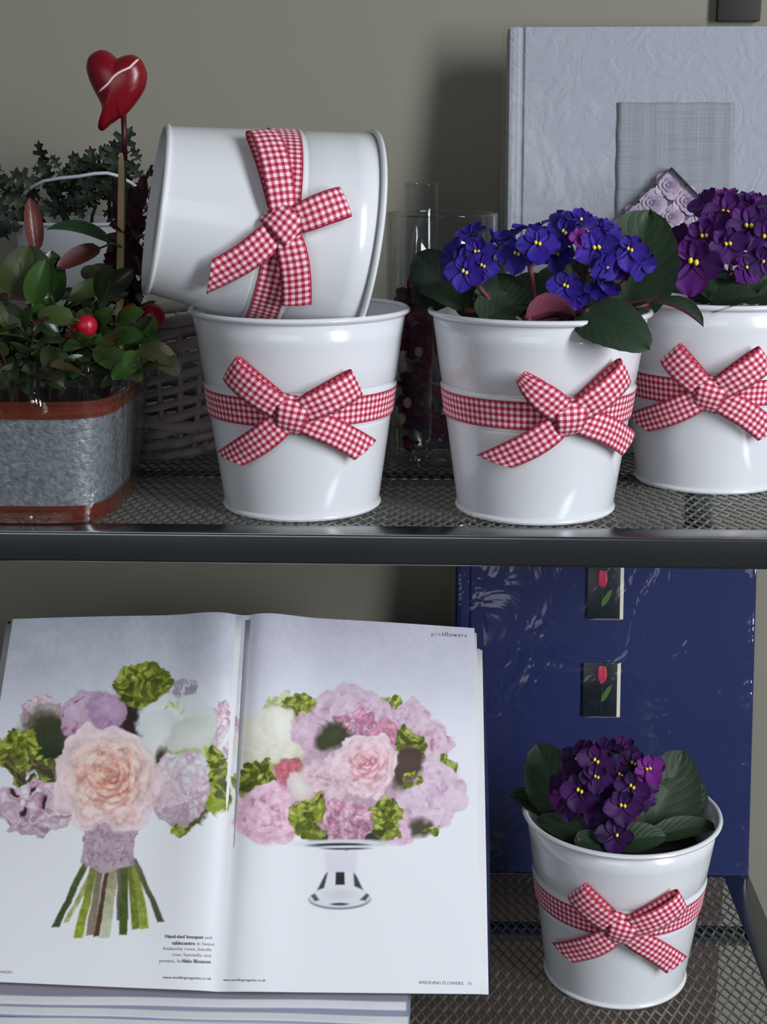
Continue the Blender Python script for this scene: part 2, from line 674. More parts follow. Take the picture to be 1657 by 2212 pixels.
def add_bow(root, ang, LL, RL, LT, RTl, cutl=1.0, cutr=-1.0, curl=False, knot=(0.0, 0.0), kr=0.0, lift=1.0):
    """LL, RL: loop ends; LT, RTl: tail ends, all (u, v) from the knot"""
    ku, kv = knot
    kn = MB()
    K = []
    for i in range(9):
        f = i / 8
        v = 0.0165 - 0.033 * f
        n = 0.0010 + 0.0105 * math.sin(PI * f) ** 0.55
        K.append((v * math.sin(kr), v * math.cos(kr), n, 1.16 - 0.34 * f))
    strip(kn, K, RW, (math.sin(kr), math.cos(kr)), nseg=20)
    kn.v = [(x + ku, y + kv, z) for x, y, z in kn.v]
    bow = part('bow', bow_map(kn, ang), GING, root, world=False, solid=0.0005)
    for nm, e, isloop, cut in (('tail', LT, 0, cutl), ('tail', RTl, 0, cutr), ('loop', LL, 1, 0), ('loop', RL, 1, 0)):
        mb = MB()
        E = np.array(e, float)
        L = np.linalg.norm(E)
        dr = E / L
        if isloop:
            if curl and nm == 'loop' and e is LL:
                # loop rolled over: the end curls into a narrow point
                path = [(0.006, 0.005, .8), (0.25, 0.011, .95), (0.55, 0.015, .95), (0.8, 0.015, .70), (0.97, 0.012, .42), (1.02, 0.008, .35), (0.95, 0.004, .5), (0.6, 0.003, .8), (0.1, 0.002, .8)]
            else:
                path = [(0.006, 0.0050, .74), (0.22, 0.0095, .92), (0.5, 0.0130, 1), (0.78, 0.0128, 1), (0.94, 0.0105, 1), (1.0, 0.0070, 1), (0.96, 0.0036, 1), (0.8, 0.0022, 1), (0.4, 0.0016, .95), (0.05, 0.0014, .8)]
            pts = [(ku + dr[0] * L * f, kv + dr[1] * L * f, n * lift, w) for f, n, w in path]
            strip(mb, pts, RW, dr, nseg=44)
        else:
            bend = np.array([-dr[1], dr[0]]) * 0.0025
            path = [(0.02, 0.0045, .78, 0), (0.25, 0.0075, .97, .6), (0.5, 0.0080, 1, 1), (0.8, 0.0075, 1, .6), (1.0, 0.0085, 1, 0)]
            pts = [(ku + dr[0] * L * f + bend[0] * q, kv + dr[1] * L * f + bend[1] * q, n * lift, w) for f, n, w, q in path]
            strip(mb, pts, RW, dr, cut=cut, nseg=28)
        part(nm, bow_map(mb, ang), GING, bow, world=False, solid=0.0005)
    return bow


def pot(label, M, ang, bow):
    root = thing('flower_pot', label, 'pot', None, M, 'white enamel pots with gingham ribbons')
    for nm, me in (('body', POT_BODY), ('rim', POT_RIM), ('foot_ring', POT_FOOT)):
        link(nm, me, root)
    b = link('ribbon_band', POT_BAND, root)
    add_bow(root, ang, **bow)
    return root


POTA, POTB, POTC, POTD = (-0.1208, 1.2445, Z1), (0.0838, 1.2405, Z1), (0.2547, 1.3554, Z1), (0.1777, 1.2862, Z2)


def face_ang(p, px_off):
    """angle on the pot that faces the camera, shifted by px_off metres along the wall"""
    return math.atan2(-p[0], p[1]) + px_off / wall_r(BZ)


T = Matrix.Translation
pot('white enamel pot on the upper shelf holding another pot lying in its mouth', T(POTA), face_ang(POTA, -0.007),
    dict(LL=(-0.051, 0.038), RL=(0.054, 0.026), LT=(-0.058, -0.042), RTl=(0.062, -0.034), cutl=-1.8, cutr=1.1, kr=0.22))
pot('white enamel pot with blue-violet flowers beside the empty stacked pots', T(POTB), face_ang(POTB, 0.024),
    dict(LL=(-0.040, 0.034), RL=(0.049, 0.037), LT=(-0.058, -0.039), RTl=(0.066, -0.030), cutl=-1.8, cutr=1.0, kr=-0.05, curl=True))
pot('white enamel pot with purple flowers at the edge of the upper shelf', T(POTC), face_ang(POTC, -0.002),
    dict(LL=(-0.036, 0.036), RL=(0.046, 0.034), LT=(-0.070, -0.034), RTl=(0.055, -0.036), cutl=-1.8, cutr=1.1, kr=0.25))
pot('white enamel pot of dark purple flowers standing on the lower shelf', T(POTD), face_ang(POTD, 0.004),
    dict(LL=(-0.042, 0.036), RL=(0.056, 0.030), LT=(-0.054, -0.040), RTl=(0.056, -0.046), cutl=-1.0, cutr=1.0, kr=0.28))
# the pot lying on its side in the mouth of the first
psi, ti = 0.2565, 0.1726
ax = Vector((math.cos(psi) * math.cos(ti), math.sin(psi) * math.cos(ti), -math.sin(ti)))     # foot -> rim
mid = Vector((-0.1543, 1.2276, CZ - 0.0712))
q = Vector((0, 0, 1)).rotation_difference(ax).to_matrix().to_4x4()
ME = T(mid - ax * PH * 0.99 / 2) @ q
# direction of the bow: towards the camera, measured in the pot's own frame
loc = ME.inverted().to_3x3() @ (Vector((0, 0, CZ)) - mid)
angE = math.atan2(loc.x, -loc.y)
pot('white enamel pot lying on its side in the mouth of another pot', ME, angE - 0.06,
    dict(LL=(-0.080, -0.023), RL=(-0.024, 0.045), LT=(0.050, -0.050), RTl=(0.062, 0.021), cutl=1.8, cutr=0.2, kr=0.55, lift=1.0))


# ------------------------------------------------------------------ african violets
VLEAF = leaf_mat('violet_leaf', (34, 52, 34), (112, 52, 72), 0.55, True, var=[(40, 60, 38), (30, 46, 34)])
VSTEM = mat('violet_stem', (96, 48, 52), 0.6, noise=0.2, nscale=80)
ANTHER = mat('yellow_anther', (246, 222, 60), 0.5)
SOIL = mat('dark_soil', (38, 28, 22), 0.95, noise=0.5, nscale=90, bump=0.8, bscale=220, bdist=0.003)
BLUEV = mat('blue_violet_petal', (44, 24, 140), 0.6, spec=0.25, var=[(34, 18, 118), (58, 34, 152), (40, 22, 130)], sheen=0.08, noise=0.15, nscale=60)
PURPV = mat('purple_petal', (66, 12, 96), 0.6, spec=0.25, var=[(50, 9, 80), (86, 16, 110), (60, 11, 90)], sheen=0.08, noise=0.2, nscale=60)
DARKV = mat('dark_purple_petal', (50, 8, 76), 0.6, spec=0.25, var=[(36, 6, 60), (64, 10, 88), (46, 8, 70)], sheen=0.08, noise=0.2, nscale=60)
PALEV = mat('magenta_petal', (104, 24, 118), 0.6, spec=0.25, var=[(110, 30, 124)], sheen=0.08)


def bez(p0, p1, p2, n):
    return [p0 * (1 - t) ** 2 + p1 * 2 * t * (1 - t) + p2 * t * t for t in [i / n for i in range(n + 1)]]


def leaf_blade(mb, B, Tp, width, nrm, cup=0.25, arch=0.0, pw=0.8, nu=10, nv=16, scallop=0.0, twist=0.0):
    B, Tp = Vector(B), Vector(Tp)
    d = Tp - B
    L = d.length
    d.normalize()
    n = Vector(nrm)
    n = (n - d * n.dot(d)).normalized()
    s = d.cross(n)

    def fn(u, v):
        a = v
        b = (u - 0.5) * 2
        w = width / 2 * max(0.0, math.sin(PI * min(1, a ** pw))) ** 0.52
        w *= 1 + scallop * math.sin(a * 60) * abs(b) ** 6
        ang = twist * a
        sv = s * math.cos(ang) + n * math.sin(ang)
        nn = n * math.cos(ang) - s * math.sin(ang)
        return B + d * (L * a) + n * (arch * L * 4 * a * (1 - a)) + sv * (w * b * (1 - 0.12 * abs(cup) * b * b)) + nn * (cup * w * (b * b) - 0.03 * width * math.exp(-(b * 6) ** 2))
    mb.grid(fn, nu, nv)
    return mb


def violet_leaf(root, rootp, B, Tp, width, nrm, cup=0.25, arch=0.05, pw=0.8, twist=0.0):
    mb = MB()
    B = Vector(B)
    leaf_blade(mb, B, Tp, width, nrm, cup, arch, pw, scallop=0.02, twist=twist)
    st = MB()
    rootp = Vector(rootp)
    mid_ = (rootp + B) / 2 + Vector((0, 0, 0.012))
    st.tube(bez(rootp, mid_, B + (Vector(Tp) - B) * 0.06, 6), 0.0024, 7)
    o = part('leaf', mb, VLEAF, root)
    part('leaf_stalk', st, VSTEM, o)
    return o


def petal_mesh(name, L, W, m, cup, ruff, seed):
    r = random.Random(seed)
    ph = r.random() * 6
    mb = MB()

    def fn(u, v):
        b = (u - 0.5) * 2
        a = v
        w = W / 2 * (math.sin(PI * (0.10 + 0.86 * a) ** 1.35)) ** 0.6
        x = L * (0.04 + a * (1 - 0.06 * b * b))
        return (x, w * b, cup * L * (a ** 1.6) * 0.5 + cup * W * 0.35 * b * b + ruff * L * math.sin(b * 5 + ph) * a * a)
    mb.grid(fn, 8, 8)
    return mb.mesh(name, m)


PETALS = {}
for key, m in (('blue', BLUEV), ('purple', PURPV), ('dark', DARKV), ('pale', PALEV)):
    PETALS[key] = [petal_mesh('petal', 1.0, 0.98 if k < 3 else 0.86, m, 0.20 + 0.08 * k, 0.05, k) for k in range(4)]
ANTH = MB().sphere((0, 0, 0), 1.0, 10, 8, (1, 0.75, 0.8)).mesh('anther', ANTHER)
CENTRE = {}
for key, m in (('blue', BLUEV), ('purple', PURPV), ('dark', DARKV), ('pale', PALEV)):
    CENTRE[key] = MB().lathe([(0.001, -0.35), (0.10, -0.25), (0.16, -0.06), (0.14, 0.03), (0.001, 0.05)], 12).mesh('flower', m)


def flower(root, key, pos, r, facing, spin=None, anthers=2):
    f = Vector(facing).normalized()
    q = Vector((0, 0, 1)).rotation_difference(f).to_matrix().to_4x4()
    # spin so that the two small petals point up
    up_l = (q.inverted() @ Vector((0, 0, 1)))
    a0 = math.atan2(up_l.y, up_l.x) + (spin if spin is not None else random.uniform(-0.5, 0.5))
    M = Matrix.Translation(pos) @ q @ Matrix.Rotation(a0, 4, 'Z')
    S = Matrix.Scale(r, 4)
    fl = link('flower', CENTRE[key], root, M)
    fl.matrix_basis = fl.matrix_basis @ S
    for k, (a, sc) in enumerate(((0.52, 0.80), (-0.52, 0.80), (1.75, 1.0), (-1.75, 1.0), (PI, 1.06))):
        p = bpy.data.objects.new('petal', random.choice(PETALS[key][:3]) if k > 1 else PETALS[key][3])
        COL.objects.link(p)
        p.parent = fl
        tl = random.uniform(-0.18, 0.12)
        p.matrix_basis = Matrix.Rotation(a + random.uniform(-0.08, 0.08), 4, 'Z') @ Matrix.Translation((0, 0, 0.012 * k)) @ Matrix.Rotation(tl, 4, 'Y') @ Matrix.Scale(sc * random.uniform(0.94, 1.06), 4)
    for k in range(anthers):
        an = bpy.data.objects.new('anther', ANTH)
        COL.objects.link(an)
        an.parent = fl
        s_ = (k - 0.5) * 2
        an.matrix_basis = Matrix.Translation((0.03 * s_, 0.095 * s_, 0.17)) @ Matrix.Scale(0.108, 4)
    return fl


def soil(root, c, z, r):
    mb = MB()
    prof = [(r, 0), (r * 0.98, 0.003), (r * 0.7, 0.006), (r * 0.35, 0.008), (0.0006, 0.009)]
    mb.lathe(prof, 40, (c[0], c[1], z))
    mb.lathe([(r * 0.62, -0.115), (r * 0.80, -0.06), (r, 0.0)], 40, (c[0], c[1], z))
    mb.lathe([(0.0006, -0.115), (r * 0.62, -0.115)], 40, (c[0], c[1], z))
    part('root_ball', mb, SOIL, root)


def camdir(p):
    return (Vector((0, 0, CZ)) - Vector(p)).normalized()


def violet(label, potp, key, flowers, leaves, extra_stems):
    c = Vector((potp[0], potp[1], potp[2] + 0.135))
    root = thing('african_violet', label, 'houseplant', (potp[0], potp[1], potp[2] + 0.02), None, 'potted african violets')
    soil(root, potp, potp[2] + 0.135, 0.076)
    crown = c + Vector((0, 0, 0.012))
    for L in leaves:
        violet_leaf(root, crown + Vector((random.uniform(-.012, .012), random.uniform(-.012, .012), 0)), **L)
    heads = []
    for (px, py, dy, r, fc, k, an) in flowers:
        p = aty(px, py, potp[1] + dy)
        f = camdir(p) + Vector(fc)
        flower(root, k or key, p, r, f, anthers=an)
        heads.append((p, f.normalized(), r))
    # flower stalks: a few stout ones that fork to the flowers
    groups = extra_stems
    for (px, py, dy) in groups:
        hub = aty(px, py, potp[1] + dy)
        foot = Vector((c.x + (hub.x - c.x) * 0.35, c.y + (hub.y - c.y) * 0.5, c.z + 0.005))
        mb = MB()
        mb.tube(bez(foot, (foot + hub) / 2 + Vector((0.003, 0, 0.006)), hub, 8), [0.0027] * 5 + [0.0022] * 4, 8)
        st = part('flower_stalk', mb, VSTEM, root)
        for p, f, r in heads:
            best = min(groups, key=lambda g: (aty(g[0], g[1], potp[1] + g[2]) - p).length)
            if best == (px, py, dy):
                e = p - f * r * 0.3
                t = MB().tube(bez(hub, (hub + e) / 2 + Vector((0, 0, -0.004)), e, 5), 0.0010, 5)
                part('pedicel', t, VSTEM, st)
    return root


def VL(potp, b, t, w, db=0.0, dt=0.0, n=(0, -1, 0.4), cup=0.25, arch=0.05, pw=0.8, twist=0.0):
    return dict(B=aty(b[0], b[1], potp[1] + db), Tp=aty(t[0], t[1], potp[1] + dt), width=w, nrm=n, cup=cup, arch=arch, pw=pw, twist=twist)


FB = [  # px, py, depth offset, radius, facing tweak, colour, anthers
    (1004, 587, -0.045, .0165, (0, 0, 0), None, 2), (1032, 545, -0.030, .0150, (-.3, 0, .3), None, 2), (1041, 573, -0.040, .0140, (.3, 0, -.1), None, 2),
    (1020, 506, -0.015, .0145, (-.3, .6, .8), None, 0), (978, 566, -0.030, .0145, (-1.2, .2, .2), None, 0), (1067, 518, -0.012, .0135, (.6, .8, .4), None, 0), (986, 540, -0.02, .014, (-.9, .3, .5), None, 0),
    (1118, 548, -0.035, .0165, (-.2, 0, .1), None, 2), (1161, 528, -0.040, .0175, (.1, 0, .4), None, 2), (1200, 546, -0.025, .0150, (.3, .3, -.2), None, 2),
    (1108, 512, -0.010, .0150, (-.4, .8, .7), None, 0), (1150, 496, -0.008, .0155, (0, .9, .9), None, 0), (1180, 520, -0.015, .014, (.2, .6, .6), None, 0),
    (1221, 503, -0.030, .0155, (-.3, 0, .3), None, 2), (1253, 512, -0.042, .0095, (.2, 0, .2), 'pale', 1), (1252, 478, -0.010, .0160, (.1, .5, .9), None, 1),
    (1212, 476, -0.004, .0150, (-.3, .9, .8), None, 0), (1288, 535, -0.042, .0190, (.1, 0, .1), None, 2), (1283, 490, -0.010, .0160, (.3, .6, .9), None, 0), (1312, 503, -0.008, .0150, (.8, .5, .5), None, 0),
    (1305, 576, -0.045, .0165, (.9, 0, -.3), None, 1), (1223, 619, -0.048, .0150, (-.1, 0, .3), None, 2), (1300, 612, -0.045, .0160, (.2, .2, -.9), None, 0),
    (1360, 540, -0.038, .0160, (.1, 0, .2), None, 2), (1384, 568, -0.030, .0150, (.9, .2, -.5), None, 0), (1245, 640, -0.04, .012, (.2, 0, -.6), None, 0), (1340, 575, -0.02, .012, (.2, .4, .2), None, 0),
]
LB = [
    VL(POTB, (985, 655), (900, 546), .052, .015, .030, (-.2, -1, .5), .35, .06, .62),
    VL(POTB, (1010, 672), (906, 628), .034, -.02, .0, (0, -.5, 1), .30, .10, .75),
    VL(POTB, (1060, 690), (1010, 580), .050, -.01, .02, (-.1, -1, .5), .2, .05, .7),
    VL(POTB, (1090, 690), (1075, 590), .050, -.03, -.01, (0, -1, .6), .2, .05, .7),
    VL(POTB, (1130, 690), (1165, 590), .048, .02, .05, (0, -1, .6), .2, .05, .7),
    VL(POTB, (1175, 680), (1258, 560), .056, .02, .055, (-.2, -1, .5), -.2, .08, .7),
    VL(POTB, (1340, 690), (1405, 452), .082, .03, .05, (-.25, -1, .25), .22, .06, .80),
    VL(POTB, (1240, 690), (1300, 610), .046, -.02, .01, (0, -1, .6), .2, .06, .7),
    VL(POTB, (1290, 660), (1424, 640), .030, -.03, -.035, (.05, -.25, -1), .2, .03, .75),
    VL(POTB, (1134, 692), (1246, 684), .030, -.062, -.070, (0, .8, .6), .4, .22, .8),
    VL(POTB, (1262, 668), (1404, 755), .050, -.075, -.108, (.15, -.8, .55), -.12, .10, .62),
    VL(POTB, (1400, 655), (1520, 706), .017, .00, -.02, (.3, -.5, .6), .9, .14, 1.3),
    VL(POTB, (1040, 695), (1130, 650), .040, -.05, -.02, (0, -.7, 1), .25, .08, .7),
]
violet('blue-violet african violet in the pot nearest the shelf front', POTB, 'blue', FB, LB, [(1145, 575, -.03), (1030, 615, -.035), (1265, 590, -.03), (1355, 600, -.02)])

FC = [
    (1567, 460, -.01, .0215, (0, 0, .3), None, 2), (1617, 489, -.03, .0225, (.1, 0, .2), None, 2), (1653, 511, -.035, .0200, (.3, 0, 0), None, 2), (1523, 510, -.04, .0200, (-.2, 0, .1), None, 2),
    (1572, 527, -.05, .0185, (.1, 0, .1), None, 2), (1499, 565, -.06, .0270, (-.1, 0, .0), None, 2), (1606, 580, -.05, .0170, (.8, 0, .3), None, 1), (1530, 440, .02, .0190, (-.5, .5, .7), None, 0),
    (1563, 430, .03, .0200, (0, .7, .9), 'pale', 0), (1620, 445, .02, .0230, (.2, .6, .7), None, 0), (1650, 455, .02, .0200, (.5, .5, .5), None, 0), (1480, 520, -.02, .0180, (-.8, .3, .3), None, 0),
    (1645, 560, -.05, .0170, (.2, 0, -.3), None, 1), (1550, 490, -.02, .0180, (-.1, .2, .3), None, 0), (1590, 500, -.02, .0180, (.2, .2, .3), None, 0),
]
LC = [
    VL(POTC, (1560, 660), (1440, 630), .034, -.05, -.04, (0, -.4, 1), .3, .10, .7), VL(POTC, (1600, 665), (1500, 618), .040, -.06, -.05, (0, -.6, 1), .2, .08, .7),
    VL(POTC, (1590, 650), (1660, 600), .042, -.05, -.03, (0, -.8, 1), .2, .08, .7), VL(POTC, (1530, 670), (1640, 640), .034, -.075, -.085, (.1, -.6, 1), .3, .10, .7),
    VL(POTC, (1560, 640), (1480, 585), .044, .02, .05, (-.2, -1, .5), .2, .05, .7), VL(POTC, (1620, 640), (1690, 560), .05, .02, .05, (.2, -1, .5), .2, .05, .7),
    VL(POTC, (1580, 640), (1560, 590), .05, .02, .04, (0, -1, .5), .2, .05, .7), VL(POTC, (1640, 668), (1715, 645), .036, -.06, -.06, (.1, -.6, 1), .3, .10, .7),
]
violet('purple african violet in the pot at the edge of the frame', POTC, 'purple', FC, LC, [(1540, 580, -.03), (1620, 570, -.02), (1580, 560, .0)])

FD = [
    (1249, 1642, -.01, .0170, (-.2, 0, .2), None, 2), (1288, 1644, -.025, .0185, (0, 0, .1), None, 2), (1289, 1678, -.035, .0150, (0, 0, 0), None, 2), (1340, 1675, -.02, .0150, (.1, 0, .2), None, 2),
    (1368, 1650, -.01, .0165, (.1, 0, .3), None, 2), (1399, 1661, -.025, .0165, (.3, 0, .1), 'pale', 2), (1365, 1699, -.035, .0175, (.1, 0, 0), None, 2), (1345, 1740, -.045, .0185, (.1, 0, 0), None, 2),
    (1254, 1708, -.035, .0195, (-.2, 0, 0), None, 2), (1329, 1805, -.055, .0180, (0, 0, .5), None, 1), (1345, 1618, .02, .0160, (.2, .6, .7), None, 0), (1310, 1620, .015, .0160, (-.1, .6, .7), None, 0),
    (1262, 1622, .01, .0150, (-.4, .6, .6), None, 0), (1215, 1690, -.01, .0140, (-1, .2, .3), None, 0), (1208, 1725, -.02, .0120, (-1, 0, -.2), 'pale', 0), (1385, 1720, -.02, .0150, (.8, .2, 0), None, 0),
    (1290, 1745, -.035, .0170, (-.2, 0, -.2), None, 0), (1315, 1710, -.02, .0160, (0, .2, 0), None, 0), (1300, 1790, -.04, .0150, (-.3, .1, -.3), None, 0), (1230, 1745, -.03, .013, (-.6, 0, -.5), None, 0), (1390, 1690, -.02, .015, (.7, .1, .1), None, 0),
]
LD = [
    VL(POTD, (1222, 1755), (1160, 1606), .056, .00, .045, (-.2, -1, .55), .30, .05, .66), VL(POTD, (1255, 1795), (1096, 1712), .040, -.010, .022, (.2, -.45, 1), .32, .06, .72),
    VL(POTD, (1290, 1815), (1158, 1768), .028, -.045, -.012, (0, -.8, .8), .3, .05, .7), VL(POTD, (1400, 1800), (1478, 1622), .068, .00, .045, (.15, -1, .5), .26, .06, .72),
    VL(POTD, (1395, 1775), (1525, 1700), .055, .01, .03, (.2, -1, .6), .25, .05, .7), VL(POTD, (1405, 1812), (1550, 1786), .026, -.030, .000, (.1, -.5, 1), .25, .10, .7),
    VL(POTD, (1330, 1825), (1440, 1806), .032, -.055, -.045, (0, -.6, 1), .2, .10, .7), VL(POTD, (1240, 1815), (1330, 1830), .024, -.055, -.060, (0, -.6, 1), .2, .05, .7),
    VL(POTD, (1240, 1780), (1200, 1680), .05, .01, .04, (-.2, -1, .5), .2, .05, .7), VL(POTD, (1330, 1800), (1330, 1700), .05, .02, .05, (0, -1, .5), .2, .05, .7),
]
violet('dark purple african violet in the pot before the blue album', POTD, 'dark', FD, LD, [(1270, 1760, -.02), (1345, 1770, -.02), (1385, 1730, -.005)])


# ------------------------------------------------------------------ albums
def lean_frame(x0, yb, zb, tilt):
    """frame at the bottom left front corner of a leaning album: x along the cover, y into it, z up along it"""
    M = Matrix.Translation((x0, yb, zb)) @ Matrix.Rotation(-tilt, 4, 'X')
    return M


def paper_mat(name, col, fibre=True):
    m = bpy.data.materials.new(name)
    m.use_nodes = True
    nt = m.node_tree
    b = nt.nodes['Principled BSDF']
    b.inputs['Roughness'].default_value = 0.8
    b.inputs['Base Color'].default_value = lin(col)
    tc = nt.nodes.new('ShaderNodeTexCoord')
    n = nt.nodes.new('ShaderNodeTexNoise')
    n.inputs['Scale'].default_value = 34
    n.inputs['Detail'].default_value = 7
    n.inputs['Distortion'].default_value = 1.2
    nt.links.new(tc.outputs['Object'], n.inputs['Vector'])
    n2 = nt.nodes.new('ShaderNodeTexNoise')
    n2.inputs['Scale'].default_value = 9
    n2.inputs['Detail'].default_value = 3
    nt.links.new(tc.outputs['Object'], n2.inputs['Vector'])
    h = math_node(nt, 'ABSOLUTE', math_node(nt, 'SUBTRACT', n.outputs[0], 0.5))
    bp = nt.nodes.new('ShaderNodeBump')
    bp.inputs['Strength'].default_value = 0.30
    bp.inputs['Distance'].default_value = 0.0022
    nt.links.new(math_node(nt, 'MINIMUM', math_node(nt, 'MULTIPLY', h, 6), 1.0), bp.inputs['Height'])
    nt.links.new(bp.outputs[0], b.inputs['Normal'])
    return m


WPAPER = paper_mat('white_fibre_paper', (168, 172, 182))


def linen_mat():
    m = bpy.data.materials.new('grey_linen')
    m.use_nodes = True
    nt = m.node_tree
    b = nt.nodes['Principled BSDF']
    b.inputs['Roughness'].default_value = 0.9
    tc = nt.nodes.new('ShaderNodeTexCoord')
    sep = []
    for sc in ((14, 1, 900), (900, 1, 14)):
        mp = nt.nodes.new('ShaderNodeMapping')
        mp.inputs['Scale'].default_value = sc
        nt.links.new(tc.outputs['Object'], mp.inputs['Vector'])
        n = nt.nodes.new('ShaderNodeTexNoise')
        n.inputs['Scale'].default_value = 1
        n.inputs['Detail'].default_value = 2
        nt.links.new(mp.outputs[0], n.inputs['Vector'])
        sep.append(n.outputs[0])
    s = math_node(nt, 'MULTIPLY', math_node(nt, 'ADD', sep[0], sep[1]), 0.5)
    rp = nt.nodes.new('ShaderNodeValToRGB')
    rp.color_ramp.elements[0].position, rp.color_ramp.elements[0].color = 0.32, lin((134, 140, 145))
    rp.color_ramp.elements[1].position, rp.color_ramp.elements[1].color = 0.68, lin((164, 169, 176))
    nt.links.new(s, rp.inputs[0])
    nt.links.new(rp.outputs[0], b.inputs['Base Color'])
    return m


LINEN = linen_mat()
BLUECOV = mat('blue_album_paper', (30, 42, 98), 0.7, 0, 0.3, noise=0.25, nscale=16, bump=0.3, bscale=70, bdist=0.001)
PAGES = mat('album_page_edges', (214, 212, 204), 0.8, noise=0.15, nscale=200)


def wrap_film(root, w, h, t, m, margin, seed, amp):
    """clear sleeve round the album, a little larger, with creases"""
    r = np.random.default_rng(seed)
    waves = [(r.uniform(20, 90), r.uniform(-90, 90), r.uniform(0, 6.3), r.uniform(.3, 1)) for _ in range(14)]
    mb = MB()

    def crease(x, z):
        s = 0
        for kx, kz, p, a in waves:
            s += a * abs(math.sin((kx * x + kz * z) * 0.5 + p + 0.8 * math.sin(z * 30 + p)))
        return amp * s / 5

    def fn(u, v):
        x = -margin + u * (w + 2 * margin)
        z = -0.001 + v * (h + margin * 0.6)
        e = min(u, 1 - u) * (w + 2 * margin)
        out = 0.0028 + crease(x, z) * (1 + 3.0 * math.exp(-e / 0.012))
        if e < margin:
            y = 0.5 * t * (1 - e / margin) - out * e / margin
        else:
            y = -out
        return (x, y, z)
    mb.grid(fn, 60, 70)
    mb.grid(lambda u, v: (w + margin - u * (w + 2 * margin), t + 0.0015 - (0.5 * t) * (abs(u - .5) * 2) ** 12, -0.001 + v * (h + margin * 0.6)), 14, 4)
    return part('clear_wrapper', mb, m, root, world=False)


def album(name, label, M, w, h, t, cover, groove_x):
    root = thing(name, label, 'photo album', None, M)
    c = 0.003
    part('back_cover', MB().box((w / 2, t - c / 2, h / 2), (w, c, h), 0.001), cover, root, world=False, sharp=40)
    part('page_block', MB().box((w / 2 + 0.004, t / 2, h / 2), (w - 0.014, t - 2 * c, h - 0.012)), PAGES, root, smooth=False, world=False)
    # spine, rounded
    sp_ = MB()
    prof = [(0.006 - 0.006 * math.sin(PI * k / 8), t / 2 - (t / 2) * math.cos(PI * k / 8)) for k in range(9)] + [(0.0085, t - 0.001), (0.0085, 0.001)]
    n = len(prof)
    sp_.add([(p[0], p[1], z) for z in (0, h) for p in prof], [(i, (i + 1) % n, n + (i + 1) % n, n + i) for i in range(n)] + [tuple(range(n)), tuple(range(2 * n - 1, n - 1, -1))])
    part('spine', sp_, cover, root, world=False, sharp=50)
    # front cover with the hinge groove beside the spine
    fc = MB()
    xs = [0.002, 0.006, groove_x - 0.0035, groove_x - 0.001, groove_x + 0.001, groove_x + 0.0035, w - 0.001, w]
    ys = [0.001, 0.0, 0.0, 0.0022, 0.0022, 0.0, 0.0, 0.001]
    vs = [(x, y, z) for z in (0, h) for x, y in zip(xs, ys)] + [(x, c + 0.001, z) for z in (0, h) for x in (xs[0], xs[-1])]
    k = len(xs)
    fs = [(i, i + 1, k + i + 1, k + i) for i in range(k - 1)]
    fs += [(2 * k + 1, 2 * k, 2 * k + 2, 2 * k + 3), (k - 1, 2 * k + 1, 2 * k + 3, 2 * k - 1), (0, k, 2 * k + 2, 2 * k)]
    fs += [tuple(range(k, 2 * k)) + (2 * k + 3, 2 * k + 2), tuple(range(k - 1, -1, -1)) + (2 * k, 2 * k + 1)]
    fc.add(vs, fs)
    fco = part('front_cover', fc, cover, root, world=False, smooth=False)
    return root, fco


def on_album(M, px, py):
    """photo point -> (x, z) on the front face of an album"""
    inv = M.inverted()
    o_, d_ = inv @ Vector((0, 0, CZ)), inv.to_3x3() @ ray(px, py)
    t_ = -o_.y / d_.y
    p = o_ + d_ * t_
    return p.x, p.z


# white album
MW = lean_frame(0.0648, 1.464, Z1 + 0.0005, 0.165)
hW = on_album(MW, 1300, 58)[1]
wa, wcov = album('photo_album', 'white fibre-paper photo album in a clear wrapper behind the potted violets', MW, 0.279, hW, 0.032, WPAPER, 0.014)
x0, z1_ = on_album(MW, 1335, 222)
x1, z0_ = on_album(MW, 1580, 490)
mb = MB()
mb.grid(lambda u, v: (x0 + (x1 - x0) * u + 0.0004 * math.sin(v * 23) * (abs(u - .5) * 2) ** 20, -0.0012 - 0.0004 * math.sin(u * 40), z0_ + (z1_ - z0_) * v + 0.0004 * math.sin(u * 19) * v ** 20), 24, 24)
part('linen_panel', mb, LINEN, wcov, world=False, solid=0.0012)

# rose plaque: a clear tile set on its corner
ROSE = [mat('lilac_rose_%d' % k, c, 0.6) for k, c in enumerate([(186, 168, 190), (172, 152, 178), (200, 184, 202), (150, 130, 158)])]
TILE = mat('plaque_backing', (92, 82, 104), 0.4)
RESIN = clear_film('clear_resin', (0.96, 0.96, 0.98), 0.03, 0.03)
ax_, az_ = on_album(MW, 1446, 366)
SD = 0.106
rc = Vector((ax_, -0.008, az_ - SD / math.sqrt(2)))
pq = MB()
R45 = Matrix.Rotation(PI / 4, 3, 'Y')
pq.box((rc.x, -0.0045, rc.z), (SD - 0.002, 0.003, SD - 0.002), 0.0006, R45)
plq = part('rose_plaque', pq, TILE, wa, world=False, sharp=40, label='clear square tile with lilac roses set on its corner')
part('resin_cover', MB().box((rc.x, -0.0085, rc.z), (SD, 0.0115, SD), 0.0016, R45), RESIN, plq, world=False, sharp=60)
edge = MB()
for sgn in (1, -1):
    for a in (0, 1):
        off = Vector((sgn * SD / 2, 0, 0)) if a == 0 else Vector((0, 0, sgn * SD / 2))
        siz = (0.0010, 0.0112, SD) if a == 0 else (SD, 0.0112, 0.0010)
        edge.box(Vector((rc.x, -0.0085, rc.z)) + R45 @ off, siz, 0.0, R45)
part('tile_edge', edge, mat('dark_tile_edge', (96, 98, 112), 0.2, 0.6), plq, world=False, smooth=False)


